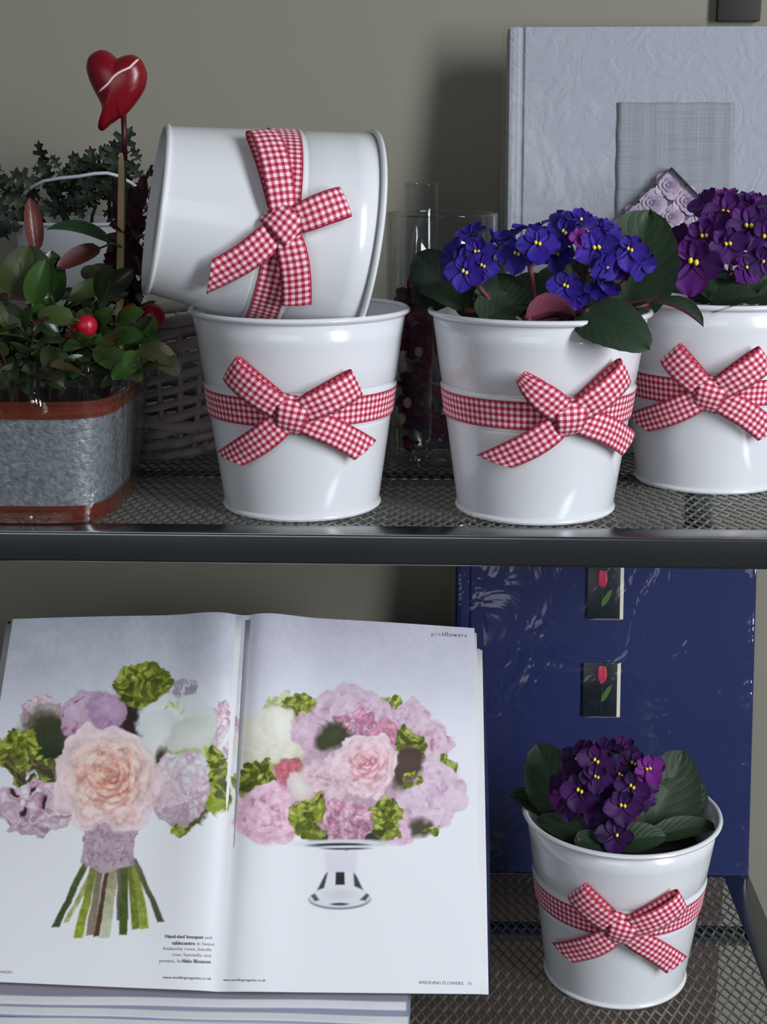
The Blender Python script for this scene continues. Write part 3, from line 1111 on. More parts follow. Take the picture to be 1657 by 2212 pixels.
def small_rose(parent, cx, cz, y, R, seed):
    r = random.Random(seed)
    mbs = MB()
    layer = 0
    for ring, (rr_, n_, pr) in enumerate(((0.60, 5, 0.52), (0.40, 5, 0.42), (0.22, 4, 0.30), (0.07, 3, 0.17))):
        for k in range(n_):
            a = 2 * PI * (k + 0.5 * ring) / n_ + r.uniform(-.2, .2)
            layer += 1
            c0 = (cx + R * rr_ * math.cos(a), cz + R * rr_ * math.sin(a))
            y0 = y - 0.00022 * layer
            vs = [(c0[0] - 0.3 * R * pr * math.cos(a), y0 + 0.0006, c0[1] - 0.3 * R * pr * math.sin(a))]
            for q in range(12):
                t = 2 * PI * q / 12
                vs.append((c0[0] + R * pr * math.cos(t), y0 + 0.0007 - 0.0012 * math.cos(t - a), c0[1] + R * pr * math.sin(t)))
            mbs.add(vs, [(0, 1 + q, 1 + (q + 1) % 12) for q in range(12)], mi=(2, 0, 1, 3)[ring])
    return part('printed_rose', mbs, ROSE, parent, world=False)


for i, (px, py, rp_) in enumerate(((1444, 402, 25), (1408, 440, 24), (1482, 436, 25), (1448, 470, 22), (1373, 468, 22), (1412, 500, 24), (1520, 470, 22), (1486, 500, 24), (1350, 497, 20), (1448, 530, 24))):
    x, z = on_album(MW, px, py)
    if abs(x - rc.x) + abs(z - rc.z) < SD / math.sqrt(2) - 0.008:
        small_rose(plq, x, z, -0.0068, rp_ / 1800, i)
wrap_film(wa, 0.279, hW, 0.032, FILM, 0.006, 3, 0.0004)

# blue album
MBL = lean_frame(0.0195, 1.4805, Z2 + 0.0005, 0.172)
ba, bcov = album('photo_album', 'dark blue photo album with two tulip pictures in a clear wrapper', MBL, 0.3285, 0.385, 0.032, BLUECOV, 0.014)
PHOTO = mat('dark_photo', (30, 40, 50), 0.3, noise=0.6, nscale=40)
TRED = mat('tulip_red', (190, 42, 74), 0.5, noise=0.25, nscale=120)
TGRN = mat('tulip_green', (70, 112, 52), 0.5, noise=0.2, nscale=90)
for (xa, ya, xb, yb, fx, fy) in ((1270, 1219, 1346, 1338, 1301, 1250), (1260, 1430, 1339, 1549, 1300, 1456)):
    xl, zt = on_album(MBL, xa, ya)
    xr, zb = on_album(MBL, xb, yb)
    pl = part('tulip_picture', MB().box(((xl + xr - 0.0042) / 2, -0.0018, (zt + zb) / 2 + 0.0005), (xr - xl - 0.0042, 0.0036, zt - zb - 0.001), 0.0004), PHOTO, ba, world=False, sharp=40, label='small framed picture of a single red tulip')
    x, z = on_album(MBL, fx, fy)
    k = 1 / 2060
    tb = MB().sphere((x, -0.0038, z), 1.0, 14, 10, (11.5 * k, 0.0006, 20 * k))
    tb.sphere((x - 5 * k, -0.0039, z + 2 * k), 1.0, 10, 8, (6 * k, 0.0006, 19 * k))
    tb.sphere((x + 5 * k, -0.0039, z + 2 * k), 1.0, 10, 8, (6 * k, 0.0006, 18 * k))
    st = MB().tube([(x, -0.0039, z - 15 * k), (x - 1 * k, -0.0039, z - 45 * k), (x - 3 * k, -0.0039, zb + 0.002)], 1.7 * k, 6, flat=0.3)
    lf = MB()
    leaf_blade(lf, (x - 1 * k, -0.0040, z - 62 * k), (x + 22 * k, -0.0040, z - 22 * k), 12 * k, (0, -1, 0), 0.0, 0, nu=4, nv=8)
    for o_, m_ in ((tb, TRED), (st, TGRN), (lf, TGRN)):
        nm = 'printed_tulip' if o_ is tb else ('printed_stem' if o_ is st else 'printed_leaf')
        part(nm, o_, m_, pl, world=False)
    # polished bevel along the right and bottom edge
    bv = MB()
    bw = 0.0042
    bv.add([(xr - bw, -0.0040, zb + 0.001), (xr, -0.0004, zb), (xr, -0.0004, zt), (xr - bw, -0.0040, zt - 0.001)], [(0, 1, 2, 3)])
    bv.add([(xl, -0.0004, zb - 0.0008), (xr, -0.0004, zb - 0.0008), (xr - bw, -0.0040, zb + 0.0012), (xl + 0.01, -0.0040, zb + 0.0012)], [(0, 1, 2, 3)])
    part('picture_edge', bv, mat('picture_bevel', (226, 224, 204), 0.25, 0.0, coat=0.5), pl, world=False, smooth=False)
wrap_film(ba, 0.3285, 0.385, 0.032, FILM2, 0.005, 8, 0.0012)

# dark bracket standing in for an unidentified dark patch above the white album
bk = thing('dark_patch_block', 'dark bracket standing in for an unidentified dark patch above the white album', 'block', aty(1590, 45, WALLY))
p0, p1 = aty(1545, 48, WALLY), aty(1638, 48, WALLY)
DARKBLK = mat('dark_block', (34, 31, 26), 0.6, noise=0.3, nscale=20)
part('back_plate', MB().box(((p0.x + p1.x) / 2, WALLY - 0.006, p0.z + 0.05), (p1.x - p0.x, 0.012, 0.1), 0.002), DARKBLK, bk, sharp=40)
part('block_arm', MB().box(((p0.x + p1.x) / 2 + 0.006, WALLY - 0.03, p0.z + 0.078), (0.02, 0.05, 0.018), 0.002), DARKBLK, bk, sharp=40)


# ------------------------------------------------------------------ glass vases with dark flowers
def vase(label, c, r, h, z):
    t = 0.0022
    prof = [(0.0006, 0.0), (r - 0.003, 0.0), (r, 0.003), (r, h - 0.0012), (r - t / 2, h), (r - t, h - 0.0012), (r - t, 0.009), (r - t - 0.004, 0.007), (0.0006, 0.007)]
    mb = MB().lathe([(p[0], p[1]) for p in prof], 72, (c[0], c[1], z))
    o = thing('glass_vase', label, 'vase', (c[0], c[1], z), None, 'clear glass cylinder vases')
    part('cylinder', mb, GLASS, o, sharp=45)
    part('rim', MB().grid(lambda u, v: (c[0] + (r - t / 2 + 0.0013 * math.cos(2 * PI * v)) * math.cos(2 * PI * u), c[1] + (r - t / 2 + 0.0013 * math.cos(2 * PI * v)) * math.sin(2 * PI * u), z + h + 0.0013 * math.sin(2 * PI * v)), 72, 8, wrapu=True), GLASS, o)
    return o


vase('wide clear glass cylinder vase holding dark magenta flowers', (0.0005, 1.406), 0.0525, 0.243, Z1)
vase('narrow clear glass vase standing behind the wide one', (-0.0190, 1.486), 0.0185, 0.268, Z1)
MAG = mat('dark_magenta_petal', (96, 12, 54), 0.7, spec=0.2, var=[(66, 8, 44), (118, 22, 72), (82, 12, 62)])
MAGP = [petal_mesh('dried_petal', 1.0, 0.9, MAG, 0.5 + 0.2 * k, 0.10, 40 + k) for k in range(3)]
BUD = mat('pale_bud', (150, 138, 120), 0.6)
dm = thing('dried_flowers', 'bunch of dark magenta flower heads inside the wide glass vase', 'flowers', (0.0005, 1.406, Z1 + 0.01))
rr = random.Random(5)
for i in range(120):
    a, q_ = rr.uniform(0, 2 * PI), math.sqrt(rr.random()) * 0.0385
    p = Vector((0.0005 + q_ * math.cos(a), 1.406 + q_ * math.sin(a), Z1 + 0.026 + 0.152 * (i / 119)))
    M = Matrix.Translation(p) @ Matrix.Rotation(rr.uniform(0, 6.3), 4, 'Z') @ Matrix.Rotation(rr.uniform(0.2, 1.9), 4, 'X')
    hd = link('flower_head', CENTRE['dark'], dm, M)
    hd.matrix_basis = hd.matrix_basis @ Matrix.Scale(0.0125 if q_ > .03 else 0.0165, 4)
    for k in range(6):
        pt = bpy.data.objects.new('dried_petal', MAGP[k % 3])
        COL.objects.link(pt)
        pt.parent = hd
        pt.matrix_basis = Matrix.Rotation(k * PI / 3 + rr.uniform(-.2, .2), 4, 'Z') @ Matrix.Rotation(-rr.uniform(0.1, 0.9), 4, 'Y') @ Matrix.Scale(rr.uniform(.8, 1.05), 4)
for px, py in ((872, 792), (880, 870), (905, 760), (868, 905)):
    part('bud', MB().sphere(aty(px, py, 1.362), 0.0042, 10, 8, (1, 1, 1.2)), BUD, dm)

# ------------------------------------------------------------------ galvanised planter with berry plant
GALV = bpy.data.materials.new('galvanised_steel')
GALV.use_nodes = True
nt = GALV.node_tree
b = nt.nodes['Principled BSDF']
b.inputs['Metallic'].default_value = 0.55
b.inputs['Roughness'].default_value = 0.42
tc = nt.nodes.new('ShaderNodeTexCoord')
vo = nt.nodes.new('ShaderNodeTexVoronoi')
vo.inputs['Scale'].default_value = 170
no = nt.nodes.new('ShaderNodeTexNoise')
no.inputs['Scale'].default_value = 210
no.inputs['Detail'].default_value = 5
no.inputs['Distortion'].default_value = 0.5
nt.links.new(tc.outputs['Object'], vo.inputs['Vector'])
nt.links.new(tc.outputs['Object'], no.inputs['Vector'])
rp = nt.nodes.new('ShaderNodeValToRGB')
rp.color_ramp.elements[0].position, rp.color_ramp.elements[0].color = 0.3, lin((122, 130, 136))
rp.color_ramp.elements[1].position, rp.color_ramp.elements[1].color = 0.7, lin((176, 184, 190))
nt.links.new(no.outputs[0], rp.inputs[0])
nt.links.new(rp.outputs[0], b.inputs['Base Color'])
bp = nt.nodes.new('ShaderNodeBump')
bp.inputs['Strength'].default_value = 0.6
bp.inputs['Distance'].default_value = 0.0015
nt.links.new(no.outputs[0], bp.inputs['Height'])
nt.links.new(bp.outputs[0], b.inputs['Normal'])

WOODB = bpy.data.materials.new('stained_wood_band')
WOODB.use_nodes = True
nt = WOODB.node_tree
b = nt.nodes['Principled BSDF']
b.inputs['Roughness'].default_value = 0.3
b.inputs['Coat Weight'].default_value = 0.6
tc = nt.nodes.new('ShaderNodeTexCoord')
mp = nt.nodes.new('ShaderNodeMapping')
mp.inputs['Scale'].default_value = (6, 6, 260)
no = nt.nodes.new('ShaderNodeTexNoise')
no.inputs['Scale'].default_value = 1.0
no.inputs['Detail'].default_value = 6
nt.links.new(tc.outputs['Object'], mp.inputs['Vector'])
nt.links.new(mp.outputs[0], no.inputs['Vector'])
rp = nt.nodes.new('ShaderNodeValToRGB')
rp.color_ramp.elements[0].position, rp.color_ramp.elements[0].color = 0.3, lin((58, 18, 12))
rp.color_ramp.elements[1].position, rp.color_ramp.elements[1].color = 0.72, lin((122, 50, 24))
nt.links.new(no.outputs[0], rp.inputs[0])
nt.links.new(rp.outputs[0], b.inputs['Base Color'])

PC = (-0.362, 1.2445)
PHT = 0.104


def sq(a, half, n=5.0):
    c, s = math.cos(a), math.sin(a)
    r = half / ((abs(c) ** n + abs(s) ** n) ** (1 / n))
    return r * c, r * s


def half_at(z):
    return 0.0795 + 0.0105 * (z / PHT)


pl = thing('metal_planter', 'galvanised steel planter with stained wooden bands by the wicker basket', 'planter', (PC[0], PC[1], Z1))


def ringwall(z0, z1, off, th, nv=4):
    mb = MB()
    N = 120

    def f(off_):
        return lambda u, v: (PC[0] + sq(2 * PI * u, half_at(z0 + (z1 - z0) * v) + off_)[0], PC[1] + sq(2 * PI * u, half_at(z0 + (z1 - z0) * v) + off_)[1], Z1 + z0 + (z1 - z0) * v)
    mb.grid(f(off), N, nv, wrapu=True)
    mb.grid(lambda u, v: f(off - th)(1 - u, v), N, nv, wrapu=True)
    for z in (0.0, 1.0):
        mb.grid(lambda u, v: f(off - th * v if z == 1 else off - th * (1 - v))(u, z), N, 1, wrapu=True)
    return mb


body = part('body', ringwall(0.001, PHT, 0, 0.0015), GALV, pl, sharp=50)
base = MB()
N = 60
base.add([(PC[0] + sq(2 * PI * k / N, 0.079)[0], PC[1] + sq(2 * PI * k / N, 0.079)[1], Z1 + 0.002) for k in range(N)], [tuple(range(N))])
part('bottom', base, GALV, pl, smooth=False)
NAIL = mat('nail_head', (205, 205, 200), 0.3, 0.8)
for z0, z1_, npx in ((PHT - 0.0135, PHT + 0.001, (70, 868)), (0.001, 0.0155, (66, 1118))):
    bd = part('wooden_band', ringwall(z0, z1_, 0.0032, 0.003, 2), WOODB, pl, sharp=50)
    p = aty(npx[0], npx[1], PC[1] - half_at((z0 + z1_) / 2) - 0.0034)
    part('nail', MB().sphere(p, 0.0019, 10, 8, (1, 0.5, 1)), NAIL, bd)
# cellophane round the planter
cel = MB()


def celf(u, v):
    a = 2 * PI * u
    z = -0.0 + 0.128 * v
    wob = 0.0030 * (abs(math.sin(a * 9 + v * 4 + math.sin(v * 9))) - .5) + 0.0026 * (abs(math.sin(a * 17 + 5 * v)) - .5) + 0.0016 * (abs(math.sin(a * 31 - v * 14)) - .5)
    off = 0.0060 + wob * (0.20 + v ** 4 * 2.6) + (0.006 * max(0, v - 0.82) / 0.18 if v > 0.82 else 0)
    x, y = sq(a, half_at(min(z, PHT)) + off)
    return (PC[0] + x, PC[1] + y, Z1 + 0.0015 + z + (0.010 * math.sin(a * 5 + 1) + 0.006 * math.sin(a * 13)) * max(0, v - .6) / .4)


cel.grid(celf, 200, 26, wrapu=True)
part('cellophane_wrap', cel, clear_film('planter_cellophane', (0.975, 0.975, 0.98), 0.05, 0.06, bump=0.5, bscale=45, bdist=0.004), pl)

BLEAF = leaf_mat('berry_plant_leaf', (34, 58, 24), (62, 72, 40), 0.34, True, var=[(50, 82, 30), (32, 56, 26), (58, 70, 30), (28, 48, 24), (62, 54, 32)], coat=0.3, vstr=0.12)
GLOSSL = leaf_mat('glossy_green_leaf', (36, 62, 34), (50, 52, 34), 0.22, True, coat=0.5, vstr=0.08)
RLEAF = leaf_mat('bronze_leaf', (104, 52, 44), (110, 60, 50), 0.4, True, var=[(80, 36, 34), (116, 62, 52)], coat=0.2, vstr=0.12)
BURG = leaf_mat('burgundy_leaf', (58, 16, 24), (48, 18, 26), 0.45, True, var=[(44, 14, 22), (72, 22, 30)])
GLEAF = leaf_mat('dark_serrated_leaf', (26, 38, 26), (34, 46, 34), 0.6, True, var=[(34, 50, 32), (22, 32, 24)])
BSTEM = mat('berry_plant_stem', (70, 40, 30), 0.7, noise=0.3, nscale=80)


def unit_leaf(name, m, wr, cup, arch, pw=0.85):
    mb = MB()
    leaf_blade(mb, (0, 0, 0), (1, 0, 0), wr, (0, 0, 1), cup, arch, pw, nu=6, nv=10)
    mb.tube([(-0.18, 0, -0.03), (0, 0, 0), (0.05, 0, 0.0)], 0.022, 5)
    return mb.mesh(name, m)


BL = [unit_leaf('leaf', BLEAF, w_, c_, a_) for w_, c_, a_ in ((0.55, 0.25, 0.06), (0.62, 0.15, 0.10), (0.50, 0.35, -0.05))]
RL_ = [unit_leaf('leaf', RLEAF, w_, c_, a_) for w_, c_, a_ in ((0.42, 0.35, 0.05), (0.36, 0.5, 0.08))]
BG = [unit_leaf('leaf', BURG, 0.55, 0.2, 0.08), unit_leaf('leaf', BURG, 0.45, 0.3, -0.05)]


def place_leaf(root, me, p, d, n, L, name='leaf'):
    d = Vector(d).normalized()
    n = Vector(n)
    n = (n - d * n.dot(d)).normalized()
    s = n.cross(d)
    M = Matrix((d, s, n)).transposed().to_4x4()
    M.translation = p
    o = link(name, me, root, M)
    o.matrix_basis = o.matrix_basis @ Matrix.Scale(L, 4)
    return o


bp_root = thing('berry_plant', 'glossy-leaved plant with red berries growing in the galvanised planter', 'houseplant', (PC[0], PC[1], Z1 + 0.02))
soilb = MB()
soilb.add([(PC[0] + sq(2 * PI * k / N, 0.080)[0], PC[1] + sq(2 * PI * k / N, 0.080)[1], Z1 + 0.088) for k in range(N)] + [(PC[0] + sq(2 * PI * k / N, 0.074)[0], PC[1] + sq(2 * PI * k / N, 0.074)[1], Z1 + 0.006) for k in range(N)],
          [tuple(range(N)), tuple(range(2 * N - 1, N - 1, -1))] + [(i, N + i, N + (i + 1) % N, (i + 1) % N) for i in range(N)])
part('root_ball', soilb, SOIL, bp_root, smooth=False)
rr = random.Random(21)
stems = []
for i in range(26):
    a = rr.uniform(0, 2 * PI)
    q_ = math.sqrt(rr.random())
    foot = Vector((PC[0] + 0.055 * q_ * math.cos(a), PC[1] + 0.055 * q_ * math.sin(a), Z1 + 0.088))
    h = rr.uniform(0.055, 0.135) * (1.0 - 0.25 * q_)
    spread = 0.055 * q_ + 0.02
    top = foot + Vector((spread * math.cos(a), spread * math.sin(a) * 0.8, h))
    if top.x > -0.285:
        top.x = -0.285 + rr.uniform(-.01, .01)
    pts = bez(foot, foot + Vector((0, 0, h * 0.6)), top, 7)
    stems.append(pts)
    part('stem', MB().tube(pts, [0.0016] * 5 + [0.0012] * 3, 6), BSTEM, bp_root)
nl = 0
for pts in stems:
    for k in range(7):
        f = 0.35 + 0.65 * k / 6
        s = f * (len(pts) - 1)
        i = min(int(s), len(pts) - 2)
        p = pts[i].lerp(pts[i + 1], s - i)
        a = k * 2.4 + rr.uniform(-.5, .5)
        d = Vector((math.cos(a), math.sin(a), rr.uniform(-0.15, 0.75)))
        n = Vector((-0.3 * math.cos(a), -0.3 * math.sin(a) - 0.35, 1))
        L = rr.uniform(0.026, 0.040)
        if p.x + d.x * L > -0.235:
            d.x = -abs(d.x)
        me = rr.choice(BL) if rr.random() > 0.10 else rr.choice(RL_)
        place_leaf(bp_root, me, p, d, n, L)
        nl += 1
# skirt of leaves hanging over the rim towards the viewer
for (px, py, ddx, ddz, L) in ((20, 745, -.6, -.1, .030), (55, 720, .3, .5, .034), (80, 770, .8, -.1, .030), (128, 720, -.5, .4, .033), (135, 775, .8, -.3, .030), (175, 740, .6, -.3, .030), (200, 755, .9, -.5, .034),
                             (160, 690, -.8, .1, .030), (235, 735, 1, .15, .036), (205, 715, .5, .5, .030), (300, 745, 1, -.45, .036), (260, 770, .6, -.6, .030), (105, 745, .1, -.6, .026), (40, 790, -.4, -.4, .03), (15, 700, -.5, .6, .04),
                             (250, 700, .7, .3, .030), (285, 720, .8, .6, .024), (320, 725, .2, .8, .024), (335, 760, .7, -.6, .03), (70, 660, .3, .8, .04), (110, 640, -.4, .9, .045), (20, 640, .4, .9, .045), (215, 655, .3, .6, .04), (150, 640, .9, .3, .04)):
    p = aty(px, py, PC[1] - 0.070 + rr.uniform(-.006, .02))
    place_leaf(bp_root, rr.choice(BL), p, (ddx, rr.uniform(-.5, .1), ddz), (rr.uniform(-.3, .3), -0.9, 0.7), L)
for i in range(70):
    px, py = rr.uniform(-20, 300), rr.uniform(730, 815)
    p = aty(px, py, PC[1] - 0.045 + rr.uniform(-.03, .03))
    a = rr.uniform(-1.2, 1.2)
    place_leaf(bp_root, rr.choice(BL), p, (math.sin(a), rr.uniform(-.9, -.2), rr.uniform(-.5, .5)), (rr.uniform(-.3, .3), -0.7, 0.9), rr.uniform(.022, .032))
for i in range(44):
    px, py = rr.uniform(-20, 265), rr.uniform(775, 838)
    p = aty(px, py, PC[1] - 0.056 + rr.uniform(-.012, .02))
    a = rr.uniform(-1.2, 1.2)
    place_leaf(bp_root, rr.choice(BL), p, (math.sin(a), rr.uniform(-.35, .1), rr.uniform(-.2, .6)), (rr.uniform(-.3, .3), -0.8, 0.7), rr.uniform(.018, .025))
# single leaves one can tell apart
place_leaf(bp_root, unit_leaf('leaf', GLOSSL, 0.34, 0.5, 0.10), aty(238, 525, 1.21), aty(112, 498, 1.215) - aty(238, 525, 1.21), (0, -.5, 1), 0.055)
place_leaf(bp_root, RL_[0], aty(218, 535, 1.22), aty(136, 575, 1.205) - aty(218, 535, 1.22), (0.1, -1, .6), 0.042)
place_leaf(bp_root, RL_[1], aty(78, 545, 1.23), aty(66, 445, 1.235) - aty(78, 545, 1.23), (.4, -1, 0), 0.046)
place_leaf(bp_root, BL[0], aty(112, 660, 1.20), aty(112, 555, 1.21) - aty(112, 660, 1.2), (.2, -1, .1), 0.046)
place_leaf(bp_root, BL[2], aty(205, 650, 1.20), aty(265, 600, 1.21) - aty(205, 650, 1.2), (.2, -1, .3), 0.042)
# burgundy shoots beside the lying pot
for i in range(34):
    y = rr.uniform(440, 680)
    p = aty(rr.uniform(250, 306), y, rr.uniform(1.275, 1.32))
    place_leaf(bp_root, rr.choice(BG), p, (rr.uniform(-.8, .5), rr.uniform(-.6, .3), rr.uniform(-.2, 1)), (rr.uniform(-.4, .4), -1, .5), rr.uniform(.022, .034))
part('stem', MB().tube([Vector((-0.30, 1.28, Z1 + 0.088)), aty(288, 640, 1.30), aty(285, 440, 1.31)], [.003, .0026, .0015], 7), mat('burgundy_stem', (72, 24, 30), 0.6), bp_root)
for (a_, b_) in (((300, 470), (318, 452)), ((300, 490), (322, 484)), ((296, 520), (320, 503)), ((292, 545), (312, 528)), ((290, 555), (308, 545))):
    tw = MB().tube([aty(a_[0] - 16, a_[1] + 5, 1.30), aty(*a_, 1.295), aty(*b_, 1.29)], [.0012, .0009, .0006], 5)
    tw.sphere(aty(*b_, 1.29), 0.0024, 8, 6)
    part('twig', tw, mat('burgundy_stem'), bp_root)
BERRY = mat('red_berry', (178, 18, 40), 0.35, noise=0.15, nscale=60)
for (px, py, Y, r) in ((186, 704, 1.178, .0095), (168, 712, 1.180, .0060), (331, 682, 1.262, .0105), (313, 684, 1.270, .0090), (281, 668, 1.262, .0060), (366, 762, 1.27, .0055), (100, 705, 1.19, .006)):
    c = aty(px, py, Y)
    mb = MB().lathe([(0.0002, -1.0), (0.55, -0.84), (0.9, -0.42), (1.0, 0.05), (0.88, 0.52), (0.55, 0.85), (0.30, 0.95), (0.22, 0.86), (0.0002, 0.80)], 16)
    mb.v = [tuple(Vector(v) * r + c) for v in mb.v]
    part('berry', mb, BERRY, bp_root)

# ------------------------------------------------------------------ heart on a stick
hz = 1.262
hp = thing('heart_pick', 'dark red wooden heart on a bamboo stick stuck in the planter', 'ornament', aty(258, 700, hz))
OUT = [(885, 225), (912, 212), (940, 205), (990, 200), (1040, 225), (1068, 262), (1086, 305), (1097, 350), (1090, 420), (1075, 465), (1050, 510), (1000, 580), (968, 618), (940, 650), (925, 668), (890, 677), (860, 700), (830, 718), (800, 745),
       (770, 768), (745, 765), (733, 740), (750, 690), (762, 640), (760, 590), (745, 545), (715, 490), (680, 420), (655, 350), (645, 290), (655, 235), (670, 208), (690, 190), (740, 165), (790, 168), (830, 190), (865, 222)]
OUT = [(x / 3.452, 60 + y / 3.452) for x, y in OUT]
_o, OUT = np.array(OUT), []
for i_ in range(len(_o)):                    # closed Catmull-Rom through the outline
    p0, p1, p2, p3 = (_o[(i_ + k_) % len(_o)] for k_ in (-1, 0, 1, 2))
    for f_ in (0, 1 / 3, 2 / 3):
        OUT.append(tuple(0.5 * (2 * p1 + (p2 - p0) * f_ + (2 * p0 - 5 * p1 + 4 * p2 - p3) * f_ ** 2 + (3 * p1 - p0 - 3 * p2 + p3) * f_ ** 3)))
HC = (872 / 3.452, 60 + 420 / 3.452)
HT = 0.015


def hpt(x, y, off):
    return aty(x, y, hz) + Vector((0, off, 0))


mb = MB()
n = len(OUT)
rings = [1.0, 0.985, 0.94, 0.86, 0.74, 0.58, 0.38, 0.16]
vs, fs = [], []
for side in (-1, 1):
    base_i = len(vs)
    for t in rings:
        for (x, y) in OUT:
            vs.append(hpt(HC[0] + (x - HC[0]) * t, HC[1] + (y - HC[1]) * t, side * HT * math.sqrt(max(0, 1 - t ** 2.4))))
    vs.append(hpt(HC[0], HC[1], side * HT))
    for j in range(len(rings) - 1):
        for i in range(n):
            a, b_ = base_i + j * n + i, base_i + j * n + (i + 1) % n
            fs.append((a, b_, b_ + n, a + n) if side > 0 else (b_, a, a + n, b_ + n))
    for i in range(n):
        a, b_ = base_i + (len(rings) - 1) * n + i, base_i + (len(rings) - 1) * n + (i + 1) % n
        fs.append((a, b_, len(vs) - 1) if side > 0 else (b_, a, len(vs) - 1))
mb.add(vs, fs)
HEARTM = mat('red_lacquer', (122, 10, 26), 0.28, 0, 0.5, noise=0.2, nscale=60, bump=0.15, bscale=120, bdist=0.001)
ho = part('heart', mb, HEARTM, hp)


def htop(x, y):
    """front surface height of the heart at a photo point"""
    dx, dy = x - HC[0], y - HC[1]
    a = math.atan2(dy, dx)
    best = 1e9
    for i in range(n):
        (x1, y1), (x2, y2) = OUT[i], OUT[(i + 1) % n]
        x1, y1, x2, y2 = x1 - HC[0], y1 - HC[1], x2 - HC[0], y2 - HC[1]
        ex, ey = x2 - x1, y2 - y1
        c, s = math.cos(a), math.sin(a)
        den = c * ey - s * ex
        if abs(den) < 1e-9:
            continue
        t = (x1 * ey - y1 * ex) / den
        u = (x1 * s - y1 * c) / den
        if t > 0 and -1e-6 <= u <= 1 + 1e-6:
            best = min(best, t)
    t = min(1, math.hypot(dx, dy) / best)
    return HT * math.sqrt(max(0, 1 - t ** 2.4))


LN = [(752, 487), (775, 468), (800, 450), (822, 432), (840, 415), (860, 388), (880, 365), (910, 342), (940, 325), (970, 312), (990, 300), (1012, 272), (1030, 250), (1040, 235)]
pts = [hpt(x / 3.452, 60 + y / 3.452, -htop(x / 3.452, 60 + y / 3.452) + 0.0003) for x, y in LN]
part('painted_line', MB().tube(pts, [0.0005] + [0.0011] * (len(pts) - 2) + [0.0006], 6), mat('white_line', (226, 200, 200), 0.5), ho)
part('wire', MB().tube([hpt(267, 245, 0), hpt(268.5, 300, 0), hpt(269, 345, 0.001)], 0.0024, 8), mat('dark_red_wire', (64, 14, 20), 0.4), hp)
BAM = mat('bamboo', (188, 160, 110), 0.55, noise=0.25, nscale=50)
stk = MB()
a0, a1 = hpt(263, 330, 0), hpt(257.5, 790, 0)
for k, (f, w, t_) in enumerate(((0, .0016, .0012), (0.05, .0024, .0016), (0.5, .0029, .0018), (1.0, .0029, .0018))):
    c = a0.lerp(a1, f)
    for sx_, sy_2 in ((-1, -1), (1, -1), (1, 1), (-1, 1)):
        stk.v.append(tuple(c + Vector((sx_ * w, sy_2 * t_, 0))))
for k in range(3):
    for i in range(4):
        j = (i + 1) % 4
        stk.f.append((4 * k + i, 4 * k + 4 + i, 4 * k + 4 + j, 4 * k + j))
        stk.uv.append([(0, 0)] * 4)
        stk.mi.append(0)
stk.f.append((0, 1, 2, 3)); stk.uv.append([(0, 0)] * 4); stk.mi.append(0)
part('bamboo_stick', stk, BAM, hp, smooth=False)
grn = MB().tube([hpt(268, 322, 0.003), hpt(266, 500, 0.003), hpt(264, 790, 0.003)], 0.0016, 6)
part('green_stem', grn, mat('pick_green', (44, 84, 50), 0.6), hp)

# ------------------------------------------------------------------ white bucket with a serrated plant behind
bc = aty(178, 478, 1.53)
BH = bc.z - Z1
bt = thing('bucket', 'white bucket with a wire handle behind the berry plant', 'bucket', (bc.x, 1.53, Z1))
BUCK = mat('white_bucket', (196, 200, 206), 0.4)
part('bucket_body', MB().lathe([(0.0006, 0.0), (0.050, 0.0), (0.0515, 0.002), (0.069, BH), (0.0675, BH), (0.050, 0.004), (0.0006, 0.004)], 56, (bc.x, 1.53, Z1)), BUCK, bt, sharp=50)
part('rim', MB().grid(lambda u, v: (bc.x + (0.0695 + 0.0022 * math.cos(2 * PI * v)) * math.cos(2 * PI * u), 1.53 + (0.0695 + 0.0022 * math.cos(2 * PI * v)) * math.sin(2 * PI * u), Z1 + BH + 0.0022 * math.sin(2 * PI * v)), 56, 8, wrapu=True), BUCK, bt)
HND = [(38, 470), (48, 425), (62, 408), (95, 391), (130, 385), (170, 381), (205, 375), (232, 374), (255, 380), (282, 394), (305, 412), (318, 435), (322, 470)]
part('handle', MB().tube([aty(x, y, 1.53 - 0.075 * math.sin(PI * k / (len(HND) - 1)) ** 0.6) for k, (x, y) in enumerate(HND)], 0.0018, 8), mat('white_wire', (205, 208, 220), 0.35), bt)

sp_root = thing('serrated_plant', 'dark green plant with serrated leaves growing in the white bucket', 'houseplant', (bc.x, 1.53, Z1 + 0.05))


def lobed_leaf(seed):
    r = random.Random(seed)
    mb = MB()
    # half outline of a deeply lobed leaf, mirrored
    half = [(0.0, 0.02), (0.18, 0.05), (0.22, 0.26), (0.34, 0.32), (0.36, 0.12), (0.46, 0.14), (0.52, 0.38), (0.66, 0.36), (0.62, 0.16), (0.74, 0.14), (0.82, 0.24), (0.88, 0.20), (0.86, 0.08), (1.0, 0.0)]
    vs = []
    for i, (x, y) in enumerate(half):
        cv = 0.16 * math.sin(x * PI)
        vs += [(x, y * 0.9, cv + 0.25 * y * y + r.uniform(-.03, .03)), (x * 0.95, 0, cv - 0.02), (x, -y * 0.9, cv + 0.25 * y * y + r.uniform(-.03, .03))]
    fs = []
    for i in range(len(half) - 1):
        a = 3 * i
        fs += [(a, a + 1, a + 4, a + 3), (a + 1, a + 2, a + 5, a + 4)]
    mb.add(vs, fs)
    return mb.mesh('serrated_leaf', GLEAF, False)


